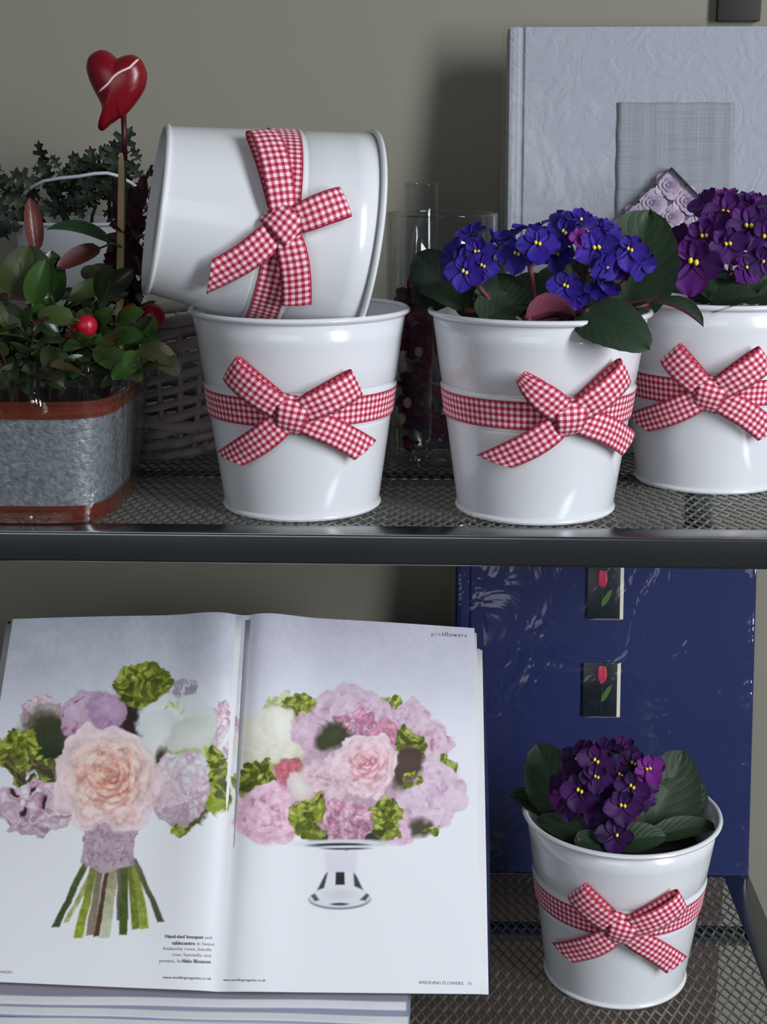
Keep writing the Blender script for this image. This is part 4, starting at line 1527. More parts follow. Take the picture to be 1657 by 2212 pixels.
LOB = [lobed_leaf(k) for k in range(4)]
rr = random.Random(9)
for i in range(9):
    a = rr.uniform(0, 6.28)
    tip = (bc.x + 0.075 * math.cos(a), 1.53 + 0.04 * math.sin(a), Z1 + BH + rr.uniform(0.01, 0.05))
    part('stem', MB().tube(bez(Vector((bc.x + .012 * math.cos(a), 1.53 + .012 * math.sin(a), Z1 + 0.01)), Vector((bc.x, 1.53, Z1 + BH)), Vector(tip), 6), 0.0018, 6), mat('dark_stem', (40, 36, 26), 0.7), sp_root)
for i in range(120):
    px, py = rr.gauss(165, 78), rr.gauss(428, 34)
    if py < 352 or px > 318 or py > 500 or (py > 455 and 90 < px < 250):
        continue
    p = aty(px, py, rr.uniform(1.475, 1.57))
    cx_ = (px - 165) / 150
    d = (cx_ + rr.uniform(-.6, .6), rr.uniform(-.7, .3), rr.uniform(-.2, .9) + (430 - py) / 120)
    place_leaf(sp_root, rr.choice(LOB), p, d, (rr.uniform(-.5, .5), -1, rr.uniform(0, .8)), rr.uniform(0.020, 0.032), 'serrated_leaf')
for (px, py, qx, qy, L) in ((105, 375, 75, 365, .018), (130, 368, 118, 348, .018), (155, 375, 165, 350, .02), (250, 340, 285, 275, .036), (240, 355, 248, 300, .026), (232, 375, 226, 310, .030), (250, 380, 240, 330, .026), (305, 350, 292, 332, .018),
                            (308, 390, 283, 358, .024), (30, 430, 5, 390, .03), (15, 470, -10, 430, .03), (60, 450, 30, 425, .03), (20, 520, -5, 480, .03)):
    p = aty(px, py, 1.49)
    place_leaf(sp_root, rr.choice(LOB), p, aty(qx, qy, 1.49) - p, (0.2, -1, 0.2), L, 'serrated_leaf')
part('stem', MB().tube([aty(236, 470, 1.51), aty(238, 380, 1.50), aty(258, 315, 1.49), aty(284, 278, 1.49)], [.002, .0018, .0014, .0008], 6), mat('dark_stem'), sp_root)

# ------------------------------------------------------------------ white wicker basket
WIC = mat('white_wicker', (172, 160, 160), 0.7, noise=0.3, nscale=40)
kc = atz(318, 985, Z1)
KX, KY = -0.264, 1.424
MBK = Matrix.Translation((KX, KY, Z1 + 0.006)) @ Matrix.Rotation(-0.12, 4, 'Y')
bkt = thing('wicker_basket', 'round white wicker basket between the planter and the stacked pots', 'basket', None, MBK)


def bask_r(z):
    f = z / 0.135
    return 0.040 + 0.036 * math.sin(min(1, f * 1.05) * PI / 2) ** 0.8


NST = 22
for k in range(10):
    z = 0.010 + 0.0126 * k
    mb = MB()
    pts = []
    for i in range(NST * 4 + 1):
        a = 2 * PI * i / (NST * 4)
        ro = bask_r(z) + 0.0028 * math.sin(a * NST / 2 + PI * k)
        zz = z + 0.004 * math.sin(a + k * 0.25)
        pts.append((ro * math.cos(a), ro * math.sin(a), zz))
    mb.tube(pts, 0.0046 + 0.001 * math.sin(k), 6, cap=False, flat=1.0)
    part('weaver', mb, WIC, bkt, world=False)
for k in range(NST):
    a = 2 * PI * (k + 0.5) / NST
    pts = [(bask_r(z) * math.cos(a + z * 1.4), bask_r(z) * math.sin(a + z * 1.4), z) for z in [0.002 + 0.0165 * i for i in range(9)]]
    part('stake', MB().tube(pts, 0.0030, 6), WIC, bkt, world=False)
part('basket_bottom', MB().lathe([(0.0006, 0.0), (0.041, 0.0), (0.043, 0.004), (0.040, 0.008), (0.0006, 0.008)], 36), WIC, bkt, world=False)
part('rim', MB().tube([((0.0775 + 0.0012 * math.sin(k * 2.1)) * math.cos(2 * PI * k / 60), (0.0775 + 0.0012 * math.sin(k * 2.1)) * math.sin(2 * PI * k / 60), 0.137) for k in range(61)], 0.0055, 8, cap=False), WIC, bkt, world=False)
part('sloping_band', MB().tube([(bask_r(0.03 + 0.06 * (0.5 + 0.5 * math.sin(2 * PI * k / 48 - 0.9))) * 1.045 * math.cos(2 * PI * k / 48), bask_r(0.03 + 0.06 * (0.5 + 0.5 * math.sin(2 * PI * k / 48 - 0.9))) * 1.045 * math.sin(2 * PI * k / 48), 0.03 + 0.06 * (0.5 + 0.5 * math.sin(2 * PI * k / 48 - 0.9))) for k in range(49)], 0.0062, 6, cap=False), WIC, bkt, world=False)


# ------------------------------------------------------------------ open magazine
ZB = CZ - 0.745
PAGE_L = 0.36


def on_ray_at(B, px, py, L):
    r = ray(px, py)
    o_ = Vector((0, 0, CZ)) - B
    a, b_, c = r.dot(r), 2 * r.dot(o_), o_.dot(o_) - L * L
    t = (-b_ + math.sqrt(max(0, b_ * b_ - 4 * a * c))) / (2 * a)
    return Vector((0, 0, CZ)) + r * t


BLc, BSc, BRc = atz(-95, 2117, ZB), atz(475, 2142, ZB), atz(1037, 2147, ZB)
TLc, TSc, TRc = on_ray_at(BLc, 28, 1337, PAGE_L), on_ray_at(BSc, 527, 1329, PAGE_L), on_ray_at(BRc, 1025, 1357, PAGE_L)
NRM = (TSc - BSc).cross(BRc - BLc).normalized()
if NRM.y > 0:
    NRM = -NRM


def page_pt(side, s, t, depth=0.0, grow=0.0):
    """side -1 left, +1 right; s from the spine 0..1 to the fore edge, t from the foot 0..1 to the head"""
    Bc, Tc = (BLc, TLc) if side < 0 else (BRc, TRc)
    p0, p1 = BSc.lerp(Bc, s * (1 + grow)), TSc.lerp(Tc, s * (1 + grow))
    p = p0.lerp(p1, t)
    bul = 0.0090 * math.exp(-((s - 0.12) / 0.13) ** 2) * (1 - math.exp(-(s / 0.045) ** 2)) + 0.0035 * math.sin(PI * min(1, s))
    return p + NRM * (bul * (0.35 + 0.65 * t) - depth)


def homography(src, dst):
    A = []
    for (x, y), (u, v) in zip(src, dst):
        A.append([x, y, 1, 0, 0, 0, -u * x, -u * y, -u])
        A.append([0, 0, 0, x, y, 1, -v * x, -v * y, -v])
    return np.linalg.svd(np.array(A, float))[2][-1].reshape(3, 3)


# print layout: the unit square of a page -> layout units of the spread
LAY = {-1: homography([(0, 0), (1, 0), (1, 1), (0, 1)], [(475, 2142), (-95, 2117), (28, 1337), (527, 1329)]),
       1: homography([(0, 0), (1, 0), (1, 1), (0, 1)], [(475, 2142), (1037, 2147), (1025, 1357), (527, 1329)])}

# ---- the printed pictures, painted as flat colour on a canvas that covers the spread
CX0, CY0, CW, CH = -120, 1300, 1190, 870
CAN = np.zeros((CH, CW, 3))
YY, XX = np.mgrid[0:CH, 0:CW].astype(float)
XX += CX0
YY += CY0


def c3(c):
    return np.array(c, float) / 255


def smooth_noise(scale, seed):
    r = np.random.default_rng(seed)
    gh, gw = int(CH / scale) + 3, int(CW / scale) + 3
    g = r.random((gh, gw))
    y, x = (YY - CY0) / scale, (XX - CX0) / scale
    i, j = y.astype(int), x.astype(int)
    fy, fx = y - i, x - j
    fy, fx = fy * fy * (3 - 2 * fy), fx * fx * (3 - 2 * fx)
    return (g[i, j] * (1 - fy) * (1 - fx) + g[i + 1, j] * fy * (1 - fx) + g[i, j + 1] * (1 - fy) * fx + g[i + 1, j + 1] * fy * fx)


def blend(mask, col, sl):
    CAN[sl] = CAN[sl] * (1 - mask[..., None]) + (col if np.ndim(col) > 1 else np.asarray(col)) * mask[..., None]


def window(cx, cy, r):
    x0_, x1_ = max(0, int(cx - r - CX0)), min(CW, int(cx + r - CX0) + 2)
    y0_, y1_ = max(0, int(cy - r - CY0)), min(CH, int(cy + r - CY0) + 2)
    return (slice(y0_, y1_), slice(x0_, x1_))


def ell(cx, cy, rx, ry, c_in, c_out=None, rot=0.0, soft=0.12, alpha=1.0, gx=0.0, gy=0.0):
    sl = window(cx, cy, max(rx, ry) * (1 + soft) + 2)
    X, Y = XX[sl] - cx, YY[sl] - cy
    if X.size == 0:
        return
    c, s = math.cos(rot), math.sin(rot)
    U, V_ = (X * c + Y * s) / rx, (-X * s + Y * c) / ry
    d = np.hypot(U, V_)
    mask = np.clip((1 + soft - d) / (2 * soft), 0, 1) * alpha
    if c_out is None:
        col = c3(c_in)
        blend(mask, col, sl)
    else:
        t = np.clip(np.hypot(U - gx, V_ - gy) / (1 + 0.6 * math.hypot(gx, gy)), 0, 1)[..., None] ** 1.3
        blend(mask, c3(c_in) * (1 - t) + c3(c_out) * t, sl)


def poly(pts, col, col2=None, soft=1.2, alpha=1.0):
    P = np.array(pts, float)
    cx, cy = P.mean(0)
    sl = window(cx, cy, np.abs(P - [cx, cy]).max() + 4)
    X, Y = XX[sl], YY[sl]
    inside = np.zeros(X.shape, bool)
    dist = np.full(X.shape, 1e9)
    for i in range(len(P)):
        (xa, ya), (xb, yb) = P[i], P[(i + 1) % len(P)]
        cond = ((ya > Y) != (yb > Y))
        with np.errstate(divide='ignore', invalid='ignore'):
            xi = (xb - xa) * (Y - ya) / (yb - ya + 1e-12) + xa
        inside ^= cond & (X < xi)
        ex, ey = xb - xa, yb - ya
        t = np.clip(((X - xa) * ex + (Y - ya) * ey) / (ex * ex + ey * ey + 1e-9), 0, 1)
        dist = np.minimum(dist, np.hypot(X - xa - t * ex, Y - ya - t * ey))
    sd = np.where(inside, dist, -dist)
    mask = np.clip(sd / soft * 0.5 + 0.5, 0, 1) * alpha
    if col2 is None:
        blend(mask, c3(col), sl)
    else:
        t = np.clip((Y - P[:, 1].min()) / (np.ptp(P[:, 1]) + 1e-6), 0, 1)[..., None]
        blend(mask, c3(col) * (1 - t) + c3(col2) * t, sl)


def cluster(cx, cy, rx, ry, cols, n, pr, seed, dark=None, rot=0.0):
    """ball of small florets"""
    r = np.random.default_rng(seed)
    if dark is not None:
        ell(cx, cy, rx * 0.92, ry * 0.92, dark, rot=rot, soft=0.15)
    for k in range(n):
        a, q_ = r.uniform(0, 2 * PI), math.sqrt(r.random()) * 0.95
        if k < n // 3:
            q_ = 0.8 + 0.2 * r.random()
        u, v = q_ * rx * math.cos(a), q_ * ry * math.sin(a)
        x, y = cx + u * math.cos(rot) - v * math.sin(rot), cy + u * math.sin(rot) + v * math.cos(rot)
        c = np.array(cols[r.integers(len(cols))], float) * (1.04 - 0.10 * (v / ry))
        c = np.clip(c, 0, 255)
        ell(x, y, pr * r.uniform(.7, 1.15), pr * r.uniform(.5, .9), np.clip(c * 1.06, 0, 255), c * 0.86, rot=r.uniform(0, 3.1), soft=0.2)


def petals_ball(cx, cy, rx, ry, light, mid_, darkc, n, seed):
    """ruffled flower of overlapping petals"""
    r = np.random.default_rng(seed)
    ell(cx, cy, rx, ry, mid_, soft=0.10)
    for k in range(n):
        q_ = 0.85 * (1 - k / n) ** 0.7
        a = k * 2.4 + r.uniform(-.3, .3)
        x, y = cx + rx * q_ * math.cos(a), cy + ry * q_ * math.sin(a)
        pr = max(rx, ry) * (0.42 - 0.18 * (k / n))
        ell(x, y, pr, pr * 0.62, light, darkc if k % 3 == 0 else mid_, rot=a + PI / 2 + r.uniform(-.4, .4), soft=0.10, gx=0, gy=-0.6)


def rose(cx, cy, R, outer, mid_, inner, deep, seed, squash=0.95, tx=0.0, ty=0.0):
    """layers of petals, large and pale outside to small and deep inside; tx, ty: where the heart sits"""
    r = np.random.default_rng(seed)
    lay = [(0.62, 6, 0.50), (0.55, 5, 0.46), (0.47, 6, 0.38), (0.38, 6, 0.32), (0.30, 5, 0.27), (0.22, 5, 0.22), (0.14, 4, 0.17), (0.07, 3, 0.12)]
    for li, (rr_, npet, pr) in enumerate(lay):
        f = li / (len(lay) - 1)
        base_c = (np.array(outer) * (1 - f) + np.array(inner) * f) if f < .6 else (np.array(mid_) * (1 - f) * 2 + np.array(inner) * (2 * f - 1))
        for k in range(npet):
            a = 2 * PI * (k + 0.5 * (li % 2)) / npet + r.uniform(-.15, .15)
            ox, oy = cx + tx * R * f, cy + ty * R * f
            x, y = ox + R * rr_ * math.cos(a), oy + R * rr_ * squash * math.sin(a)
            # shadow gap on the inner side, then the petal with a pale lip
            jit = r.uniform(-.3, .3)
            ell(x + R * .02, y + R * .03, R * pr * 1.04, R * pr * 0.82, np.array(deep) * (0.25 + 0.65 * f) + base_c * (0.75 - 0.65 * f), rot=a + PI / 2 + jit, soft=0.10, alpha=0.35 + 0.5 * f)
            ell(x, y, R * pr * r.uniform(.92, 1.06), R * pr * 0.76, np.clip(base_c * 1.06, 0, 255), base_c * 0.92 if f < .35 else np.array(deep) * 0.60 + base_c * 0.40, rot=a + PI / 2 + jit, soft=0.05, gx=r.uniform(-.2, .2), gy=-0.85)
    ell(cx + tx * R, cy + ty * R, R * 0.10, R * 0.08, np.array(deep) * 0.5 + np.array(inner) * 0.5, soft=0.3)


# paper and the pale backdrop
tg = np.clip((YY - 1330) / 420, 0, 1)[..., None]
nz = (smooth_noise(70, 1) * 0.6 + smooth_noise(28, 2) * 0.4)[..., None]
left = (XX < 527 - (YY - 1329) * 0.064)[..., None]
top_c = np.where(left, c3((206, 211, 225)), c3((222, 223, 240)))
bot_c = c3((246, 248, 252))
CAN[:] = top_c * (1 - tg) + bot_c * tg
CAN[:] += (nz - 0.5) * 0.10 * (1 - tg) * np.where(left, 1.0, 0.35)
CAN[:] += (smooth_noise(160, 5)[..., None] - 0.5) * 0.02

GREENS = [(138, 150, 56), (158, 168, 70), (112, 124, 44), (172, 182, 92), (92, 104, 36), (80, 88, 36)]
DUSTY = [(206, 172, 188), (222, 194, 206), (190, 150, 168), (232, 210, 220)]
HYA = [(232, 212, 222), (240, 226, 232), (214, 184, 200), (226, 202, 214)]
# --- bouquet on the verso
cluster(393, 1487, 22, 20, [(172, 168, 178), (190, 182, 196)], 24, 7, 3)
cluster(88, 1540, 40, 36, DUSTY, 60, 9, 4)
cluster(486, 1568, 30, 56, DUSTY + HYA, 70, 10, 5)
ell(105, 1600, 62, 70, (58, 66, 46), (84, 84, 60), soft=0.25)
ell(278, 1550, 30, 40, (56, 44, 46), soft=0.3)
cluster(308, 1482, 56, 46, GREENS, 190, 8, 6, dark=(96, 108, 40))
for k in range(6):
    poly([(60 + 12 * k, 1640), (75 + 13 * k, 1560 + 8 * k), (88 + 13 * k, 1640)], (62, 74, 50), (44, 54, 40))
cluster(38, 1622, 34, 50, GREENS, 100, 8, 7, dark=(110, 124, 44), rot=0.4)
cluster(70, 1660, 55, 40, [(96, 88, 64), (112, 108, 60), (78, 74, 52), (150, 164, 70)], 60, 9, 8)
# lilac peony bud
ell(198, 1536, 68, 53, (222, 196, 222), (178, 146, 178), soft=0.06, gx=-.2, gy=-.3)
ell(172, 1548, 40, 42, (226, 202, 224), (190, 156, 186), rot=0.4, soft=0.08, gx=-.3, gy=-.3)
ell(228, 1530, 34, 44, (206, 176, 208), (178, 142, 178), rot=-0.3, soft=0.1, gx=.2, gy=-.3)
for a, b_ in (((140, 1572), (158, 1560)), ((165, 1575), (170, 1556)), ((222, 1572), (232, 1548)), ((240, 1568), (262, 1566)), ((135, 1548), (150, 1520)), ((155, 1512), (180, 1500))):
    poly([a, (a[0] + 4, a[1] + 3), b_], (160, 50, 100), soft=2.0, alpha=.8)
# white peony
ell(378, 1562, 84, 64, (246, 250, 250), (206, 218, 216), soft=0.06, gx=-.1, gy=-.3)
ell(345, 1585, 46, 52, (244, 247, 247), (222, 230, 228), rot=.3, soft=.1)
ell(412, 1592, 52, 44, (240, 244, 240), (214, 222, 206), rot=-.3, soft=.1)
for x, y in ((368, 1520), (392, 1528), (382, 1512), (360, 1526)):
    ell(x, y, 9, 4, (206, 214, 150), rot=x, soft=.4, alpha=.8)
ell(395, 1622, 50, 12, (196, 200, 140), soft=.4, alpha=.7)
# hyacinths
cluster(72, 1742, 82, 50, HYA + DUSTY, 170, 12, 9, dark=(176, 146, 160))
for x, y in ((32, 1712), (68, 1706), (96, 1728), (48, 1752)):
    ell(x, y, 7, 6, (70, 40, 56), soft=.4)
poly([(440, 1610), (470, 1612), (495, 1650), (496, 1720), (470, 1762), (452, 1740), (462, 1690)], (170, 186, 60), (140, 158, 50), soft=4)
cluster(470, 1665, 22, 55, GREENS, 90, 8, 10, rot=-0.15)
poly([(450, 1740), (462, 1750), (410, 1790), (395, 1780)], (86, 90, 50), soft=3)
cluster(385, 1786, 20, 8, GREENS, 20, 6, 31)
ell(352, 1640, 20, 40, (80, 76, 60), soft=.3)
cluster(385, 1702, 70, 72, HYA, 200, 14, 12, dark=(196, 166, 184))
for x, y in ((348, 1700), (372, 1694), (368, 1716), (400, 1716), (372, 1672), (424, 1690)):
    ell(x, y, 6, 5, (110, 78, 96), soft=.4)
    for k in range(5):
        a = k * 1.2566 + x
        ell(x + 11 * math.cos(a), y + 11 * math.sin(a), 11, 6, (242, 228, 234), (222, 196, 208), rot=a, soft=.12)
# wrapped handle and stems
STEMS = [((185, 1868), (116, 2000), 11, (92, 104, 66), (62, 80, 46)), ((205, 1872), (140, 1990), 8, (166, 170, 110), (180, 186, 130)), ((200, 1880), (166, 2022), 13, (120, 128, 70), (156, 176, 52)), ((215, 1880), (192, 2015), 12, (130, 120, 96), (150, 136, 120)),
         ((230, 1884), (206, 2018), 8, (98, 74, 54), (84, 62, 44)), ((245, 1880), (222, 2022), 15, (160, 156, 112), (206, 214, 188)), ((262, 1872), (262, 1982), 17, (118, 112, 104), (96, 94, 84)), ((268, 1872), (262, 2016), 12, (88, 100, 52), (74, 96, 40)),
         ((280, 1866), (292, 2002), 12, (112, 120, 62), (122, 140, 52)), ((287, 1864), (312, 2002), 12, (140, 150, 70), (158, 172, 62)), ((288, 1862), (346, 1986), 9, (110, 116, 84), (80, 84, 60))]
for a, b_, w, c1, c2 in STEMS:
    w *= 1.4
    poly([(a[0] - w * .45, a[1] - 12), (a[0] + w * .45, a[1] - 12), (b_[0] + w * .55, b_[1]), (b_[0] - w * .55, b_[1] + 2)], c1, c2, soft=1.6)
poly([(189, 1790), (286, 1765), (289, 1863), (255, 1872), (221, 1882), (171, 1858)], (196, 170, 188), (188, 170, 176), soft=2)
rng_l = np.random.default_rng(77)
for k in range(150):
    f = rng_l.random()
    y = 1782 + f * 88
    x = rng_l.uniform(190 - 16 * f, 286 + 2 * f)
    ell(x, y, rng_l.uniform(3, 7), 2.2, [(170, 140, 160), (216, 196, 210), (152, 122, 144)][rng_l.integers(3)], rot=rng_l.uniform(0, 3), soft=.4, alpha=.6)
# the big rose
rose(228, 1678, 118, (240, 220, 224), (238, 204, 196), (240, 204, 178), (206, 120, 112), 13, 0.98, 0.08, -0.10)
# --- table centre on the recto
PINK = [(228, 202, 220), (218, 186, 208), (238, 218, 230), (208, 172, 196)]
ell(748, 1670, 210, 135, (206, 176, 190), (196, 170, 186), soft=0.10)
cluster(612, 1522, 28, 22, [(196, 208, 150), (176, 196, 140), (206, 214, 170)], 40, 8, 14)
cluster(660, 1532, 36, 30, GREENS, 80, 8, 15, dark=(120, 132, 44))
cluster(842, 1522, 30, 18, GREENS, 40, 7, 16, rot=.4)
petals_ball(766, 1530, 76, 42, (232, 208, 226), (218, 190, 212), (200, 160, 190), 26, 17)
petals_ball(882, 1556, 44, 38, (230, 206, 222), (216, 186, 206), (196, 152, 180), 18, 18)
petals_ball(924, 1606, 50, 56, (232, 208, 222), (218, 184, 204), (190, 130, 160), 22, 19)
cluster(968, 1656, 20, 32, GREENS, 40, 8, 20)
ell(585, 1600, 78, 64, (246, 246, 232), (222, 220, 196), soft=.10, gx=-.2, gy=-.3)
ell(612, 1570, 40, 40, (248, 248, 238), (230, 228, 208), soft=.15)
petals_ball(934, 1712, 62, 78, (236, 216, 232), (224, 196, 218), (204, 166, 194), 26, 21)
ell(677, 1582, 42, 40, (230, 202, 220), (206, 168, 196), soft=.08, gx=-.2, gy=-.2)
cluster(770, 1568, 42, 36, [(206, 152, 178), (220, 172, 194), (190, 130, 160)], 90, 8, 22)
for k in range(7):
    a = -2.6 + k * 0.5
    poly([(716, 1600), (719 + 44 * math.cos(a) + 8, 1588 + 36 * math.sin(a)), (724, 1606)], (70, 82, 56), (58, 66, 48), soft=2)
ell(722, 1594, 36, 26, (78, 84, 58), (64, 66, 48), soft=.3)
petals_ball(834, 1588, 28, 26, (216, 160, 180), (202, 138, 162), (180, 106, 136), 14, 23)
cluster(884, 1604, 26, 34, GREENS, 60, 8, 24, dark=(110, 112, 50))
ell(880, 1652, 28, 46, (92, 76, 70), (78, 66, 58), soft=.25)
cluster(896, 1690, 18, 14, GREENS, 16, 6, 32)
petals_ball(624, 1664, 32, 36, (206, 120, 130), (190, 98, 112), (166, 76, 92), 18, 25)
cluster(550, 1684, 40, 36, GREENS, 100, 8, 26, dark=(120, 132, 44))
petals_ball(700, 1690, 56, 58, (238, 212, 222), (228, 192, 206), (206, 150, 172), 24, 27)
ell(651, 1694, 24, 34, (240, 232, 226), (222, 202, 204), soft=.12)
petals_ball(584, 1762, 74, 60, (240, 206, 222), (230, 182, 204), (206, 142, 172), 26, 28)
petals_ball(868, 1792, 40, 36, (236, 206, 226), (222, 184, 210), (204, 160, 192), 16, 33)
ell(912, 1786, 20, 24, (86, 80, 66), soft=.3)
cluster(934, 1790, 16, 18, GREENS, 18, 6, 34)
ell(700, 1800, 30, 20, (66, 70, 50), soft=.3)
ell(800, 1806, 34, 18, (60, 60, 54), soft=.3)
cluster(672, 1768, 34, 44, GREENS, 110, 9, 29, dark=(116, 128, 44))
cluster(838, 1764, 38, 46, GREENS, 120, 9, 30, dark=(116, 128, 44))
cluster(752, 1780, 52, 50, [(210, 158, 182), (222, 178, 196), (190, 132, 160), (228, 190, 206)], 200, 9, 35, dark=(170, 112, 142))
rose(795, 1652, 70, (240, 216, 224), (238, 204, 210), (238, 198, 204), (204, 116, 132), 36, 0.95, -0.05, -0.15)
# ruffle the painted flowers: small irregular shifts and mottling, so that no outline stays a clean oval
wx = (smooth_noise(34, 61) - .5) * 26 + (smooth_noise(13, 62) - .5) * 9 + (smooth_noise(6, 63) - .5) * 4
wy = (smooth_noise(34, 64) - .5) * 26 + (smooth_noise(13, 65) - .5) * 9 + (smooth_noise(6, 66) - .5) * 4
fade = np.clip((1850 - YY) / 60, 0.12, 1)
heart_d = np.minimum(np.hypot(XX - 236, YY - 1668) / 95, np.hypot(XX - 793, YY - 1646) / 58)
fade = fade * np.clip(0.10 + 0.9 * np.clip(heart_d - 0.55, 0, 1) / 0.6, 0, 1)
qy, qx = np.clip(YY - CY0 + wy * fade, 0, CH - 1).astype(int), np.clip(XX - CX0 + wx * fade, 0, CW - 1).astype(int)
CAN[:] = CAN[qy, qx]
sat = np.clip((CAN.max(-1) - CAN.min(-1)) * 6 - 0.25, 0, 1)[..., None]
mott = ((smooth_noise(9, 71) - .5) * 0.22 + (smooth_noise(4, 72) - .5) * 0.16)[..., None]
CAN[:] = CAN * (1 + mott * sat)
# silver pedestal
ell(745, 1822, 110, 9, (228, 230, 238), soft=.3)
ell(735, 1826, 60, 5, (60, 62, 70), soft=.3)
ell(752, 1833, 44, 3, (70, 74, 82), soft=.4)
ell(752, 1829, 70, 2.5, (236, 238, 246), soft=.4)
poly([(705, 1838), (777, 1838), (772, 1886), (708, 1886)], (232, 230, 244), (226, 226, 240), soft=5, alpha=.8)
ell(738, 1943, 67, 22, (150, 152, 158), soft=.05)
ell(738, 1940, 65, 20, (232, 234, 240), soft=.05)
poly([(708, 1886), (770, 1886), (800, 1935), (676, 1935)], (236, 238, 242), soft=2)
poly([(706, 1890), (712, 1884), (704, 1918), (690, 1922)], (70, 72, 78), soft=2)
poly([(768, 1886), (774, 1892), (788, 1922), (770, 1914)], (70, 72, 78), soft=2)
poly([(730, 1884), (748, 1884), (749, 1911), (729, 1911)], (48, 50, 56), soft=1.5)
ell(738, 1932, 48, 18, (218, 220, 228), (238, 240, 245), soft=.1)
poly([(676, 1934), (684, 1930), (694, 1944), (684, 1946)], (90, 92, 98), soft=2)
poly([(796, 1930), (802, 1934), (794, 1946), (782, 1944)], (90, 92, 98), soft=2)
ell(738, 1953, 18, 3, (84, 86, 92), soft=.4)
CAN = np.clip(CAN, 0, 1)
CANL = np.where(CAN <= 0.04045, CAN / 12.92, ((CAN + 0.055) / 1.055) ** 2.4)

PRINT = bpy.data.materials.new('printed_page')
PRINT.use_nodes = True
nt = PRINT.node_tree
b = nt.nodes['Principled BSDF']
b.inputs['Roughness'].default_value = 0.38
b.inputs['Specular IOR Level'].default_value = 0.35
at_ = nt.nodes.new('ShaderNodeAttribute')
at_.attribute_name = 'print'
nt.links.new(at_.outputs['Color'], b.inputs['Base Color'])
PAPER = mat('magazine_paper', (232, 233, 236), 0.5, noise=0.04, nscale=12)

mag = thing('open_magazine', 'open magazine showing two flower photographs, propped on stacked magazines', 'magazine', BSc)


def printed_page(side):
    NU, NV = 330, 500
    S = (np.arange(NU + 1) / NU)
    Tt = (np.arange(NV + 1) / NV)
    Sg, Tg = np.meshgrid(S, Tt)
    Bc, Tc = (BLc, TLc) if side < 0 else (BRc, TRc)
    p = [np.array(q_) for q_ in (BSc, Bc, TSc, Tc)]
    P0 = p[0] + (p[1] - p[0]) * Sg[..., None]
    P1 = p[2] + (p[3] - p[2]) * Sg[..., None]
    bul = 0.0090 * np.exp(-((Sg - 0.12) / 0.13) ** 2) * (1 - np.exp(-(Sg / 0.045) ** 2)) + 0.0035 * np.sin(PI * Sg)
    P = P0 + (P1 - P0) * Tg[..., None] + np.array(NRM) * (bul * (0.35 + 0.65 * Tg))[..., None]
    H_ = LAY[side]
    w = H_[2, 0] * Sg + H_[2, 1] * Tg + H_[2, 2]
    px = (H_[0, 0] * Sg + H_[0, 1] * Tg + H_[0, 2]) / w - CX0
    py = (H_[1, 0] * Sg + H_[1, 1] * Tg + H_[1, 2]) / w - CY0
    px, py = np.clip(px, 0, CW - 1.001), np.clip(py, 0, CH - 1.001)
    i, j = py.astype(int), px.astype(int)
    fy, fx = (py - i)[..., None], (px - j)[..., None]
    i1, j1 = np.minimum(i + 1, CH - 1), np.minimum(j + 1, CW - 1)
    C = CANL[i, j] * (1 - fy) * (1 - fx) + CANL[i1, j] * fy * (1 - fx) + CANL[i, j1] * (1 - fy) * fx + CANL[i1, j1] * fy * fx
    V_ = P.reshape(-1, 3) - np.array(wmat(mag).translation)
    idx = np.arange((NU + 1) * (NV + 1)).reshape(NV + 1, NU + 1)
    q_ = np.stack([idx[:-1, :-1], idx[:-1, 1:], idx[1:, 1:], idx[1:, :-1]], -1).reshape(-1, 4)
    if side < 0:
        q_ = q_[:, ::-1]
    me = bpy.data.meshes.new('printed_page')
    me.from_pydata(V_.tolist(), [], q_.tolist())
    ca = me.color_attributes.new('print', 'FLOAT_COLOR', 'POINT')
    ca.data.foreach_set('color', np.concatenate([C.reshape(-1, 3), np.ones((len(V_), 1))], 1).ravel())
    me.polygons.foreach_set('use_smooth', [True] * len(me.polygons))
    me.materials.append(PRINT)
    me.update()
    return link('printed_page', me, mag)


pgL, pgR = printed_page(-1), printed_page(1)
pgL['label'] = 'page with a hand-tied bouquet picture'
pgR['label'] = 'page with a silver pedestal of pink flowers'
for side in (-1, 1):
    for k in range(1, 9):
        d = 0.0007 * k
        g = 0.006 * (0.5 + 0.5 * math.sin(k * 1.7)) + 0.0035 * k
        tt = 1.0 - (0.004 + 0.006 * (0.5 + 0.5 * math.sin(k * 2.3)) + (0.055 if k > 2 else 0.02) * (0.25 if k < 2 else 1)) * (1 if side > 0 else .2)
        mb = MB().grid(lambda u, v: page_pt(side, u, v * tt, d, g), 24, 12)
        if side < 0:
            mb.f = [f[::-1] for f in mb.f]
        part('page', mb, PAPER, mag, solid=0.0004)
CVR = mat('magazine_cover', (40, 52, 92), 0.35, noise=0.7, nscale=45)
for side in (-1, 1):
    mb = MB().grid(lambda u, v: page_pt(side, u, v * 0.93, 0.0075 + 0.004 * u, 0.040 + 0.010 * math.sin(v * PI)) if side > 0 else page_pt(side, u, v, 0.0075, 0.03), 24, 24)
    part('cover', mb, CVR, mag, solid=0.0006)


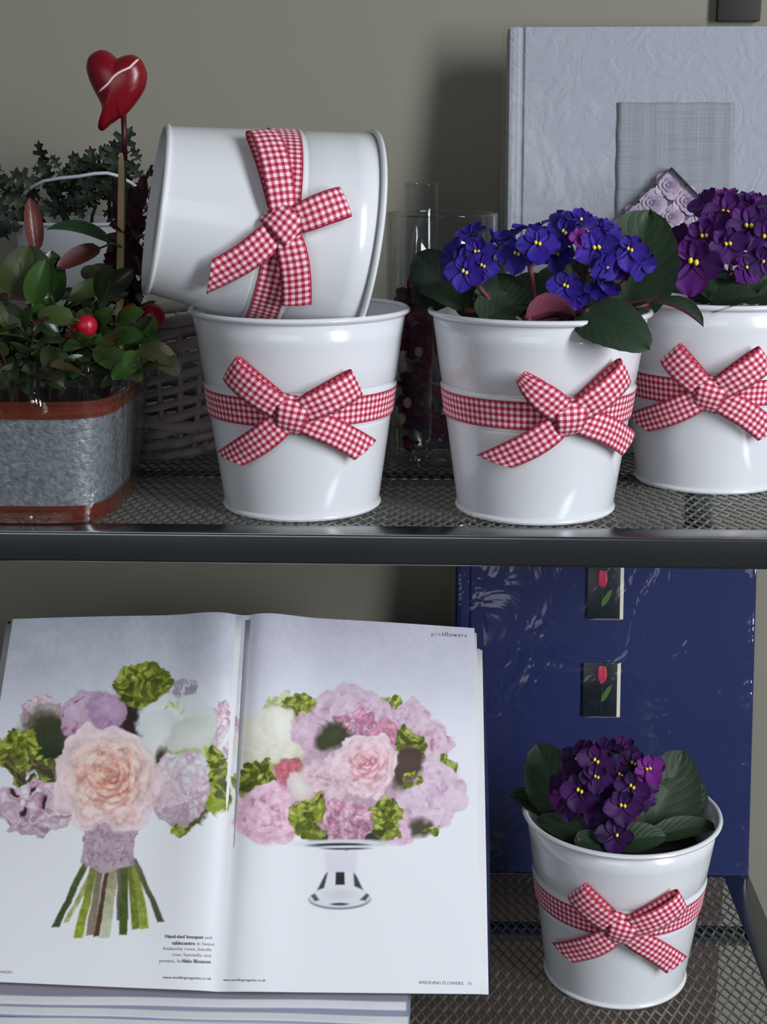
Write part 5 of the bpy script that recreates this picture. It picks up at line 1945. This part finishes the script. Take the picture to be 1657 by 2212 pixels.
# ---- lettering on the pages
def text_on_page(side, txt, lx, ly, size, col, align='LEFT', bold=False, space=1.0):
    cu = bpy.data.curves.new('lettering', 'FONT')
    cu.body = txt
    cu.size = size
    cu.align_x = align
    cu.space_character = space
    cu.resolution_u = 2
    if bold:
        cu.offset = size * 0.022
    tmp = bpy.data.objects.new('lettering_tmp', cu)
    COL.objects.link(tmp)
    dg = bpy.context.evaluated_depsgraph_get()
    me0 = tmp.evaluated_get(dg).to_mesh()
    co = [tuple(v.co) for v in me0.vertices]
    fa = [tuple(p.vertices) for p in me0.polygons]
    tmp.evaluated_get(dg).to_mesh_clear()
    bpy.data.objects.remove(tmp)
    bpy.data.curves.remove(cu)
    Hi = np.linalg.inv(LAY[side])
    out = []
    for x, y, z in co:
        q_ = Hi @ np.array([lx + x, ly - y + x * 0.022, 1.0])
        s, t = q_[0] / q_[2], q_[1] / q_[2]
        out.append(page_pt(side, s, t, -0.00035))
    mb = MB().add(out, fa)
    return part('lettering', mb, mat('ink_%d_%d_%d' % col, col, 0.6), pgL if side < 0 else pgR, smooth=False)


G1, G2 = (96, 98, 110), (150, 150, 160)
text_on_page(-1, 'Hand-tied bouquet', 440, 2026, 11, G1, 'RIGHT', True)
text_on_page(-1, 'and', 443, 2026, 11, G2)
text_on_page(-1, 'tablecentre', 422, 2040, 11, G1, 'RIGHT', True)
text_on_page(-1, 'in Sweet', 426, 2040, 11, G2)
text_on_page(-1, 'Avalanche roses, bundle', 458, 2053, 11, G2, 'RIGHT')
text_on_page(-1, 'rose, hyacinths and', 457, 2066, 11, G2, 'RIGHT')
text_on_page(-1, 'peonies, both', 403, 2079, 11, G2, 'RIGHT')
text_on_page(-1, 'Halo Blossom', 456, 2080, 11, G1, 'RIGHT', True)
text_on_page(-1, 'www.weddingmagazine.co.uk', 350, 2114, 9, G1)
text_on_page(-1, 'WEDDING FLOWERS', 25, 2103, 9, G2, 'RIGHT')
text_on_page(1, 'www.weddingmagazine.co.uk', 483, 2119, 8, G1)
text_on_page(1, 'WEDDING FLOWERS   71', 908, 2126, 10, G2)
text_on_page(1, 'pink', 933, 1375, 13, G2, space=1.35)
text_on_page(1, 'flowers', 962, 1376, 13, G1, space=1.2)

# ------------------------------------------------------------------ stack of magazines under it
tops = [(2158, 881, 0.0000, (184, 178, 194)), (2190, 885, 0.0110, (166, 178, 204)), (2206, 884, 0.0220, (140, 154, 170)), (2214, 882, 0.0330, (190, 192, 198))]
desc = ['top magazine of the stack under the open one, lavender-grey cover', 'second magazine of the stack, pale blue cover edge', 'third magazine of the stack, teal-grey cover edge', 'lowest magazine of the stack, lying on the mesh shelf']
for k, (py, pxr, dz, c) in enumerate(tops):
    zt = ZB - 0.0062 - dz
    fr_ = atz(700, py, zt).y
    fr_ = max(fr_, 1.105)
    xr = atz(pxr, py, zt).x
    t_ = 0.0108
    sm_ = thing('magazine', desc[k], 'magazine', (xr - 0.16, fr_ + 0.11, zt - t_), None, 'stacked magazines')
    rot = (0.012, -0.006, 0.01, 0.0)[k]

    def pt(x, y, z):
        return (xr + x * math.cos(rot) - y * math.sin(rot), fr_ + y + x * math.sin(rot), z)
    Wd, Dp = 0.44, 0.235
    for nm, z0, z1_, inset, mm in (('cover', zt - 0.0007, zt, 0.0, mat('stack_cover_%d' % k, c, 0.35, noise=0.18, nscale=14)), ('page_block', zt - t_ + 0.0007, zt - 0.0007, 0.0016, PAPER), ('back_cover', zt - t_, zt - t_ + 0.0007, 0.0, mat('stack_cover_%d' % k))):
        mb = MB()
        nxs = 16
        vs = []
        for i in range(nxs + 1):
            x = -Wd + (Wd - inset) * i / nxs
            sag = 0.0007 * math.sin(i * 1.1 + k)
            for (y, z) in ((inset + sag, z0), (Dp - inset, z0), (Dp - inset, z1_), (inset + sag, z1_)):
                vs.append(pt(x, y, z))
        fs = [(4 * i + a, 4 * i + (a + 1) % 4, 4 * i + 4 + (a + 1) % 4, 4 * i + 4 + a) for i in range(nxs) for a in range(4)]
        fs += [(3, 2, 1, 0), tuple(4 * nxs + a for a in range(4))]
        mb.add(vs, fs)
        part(nm, mb, mm, sm_, smooth=False)
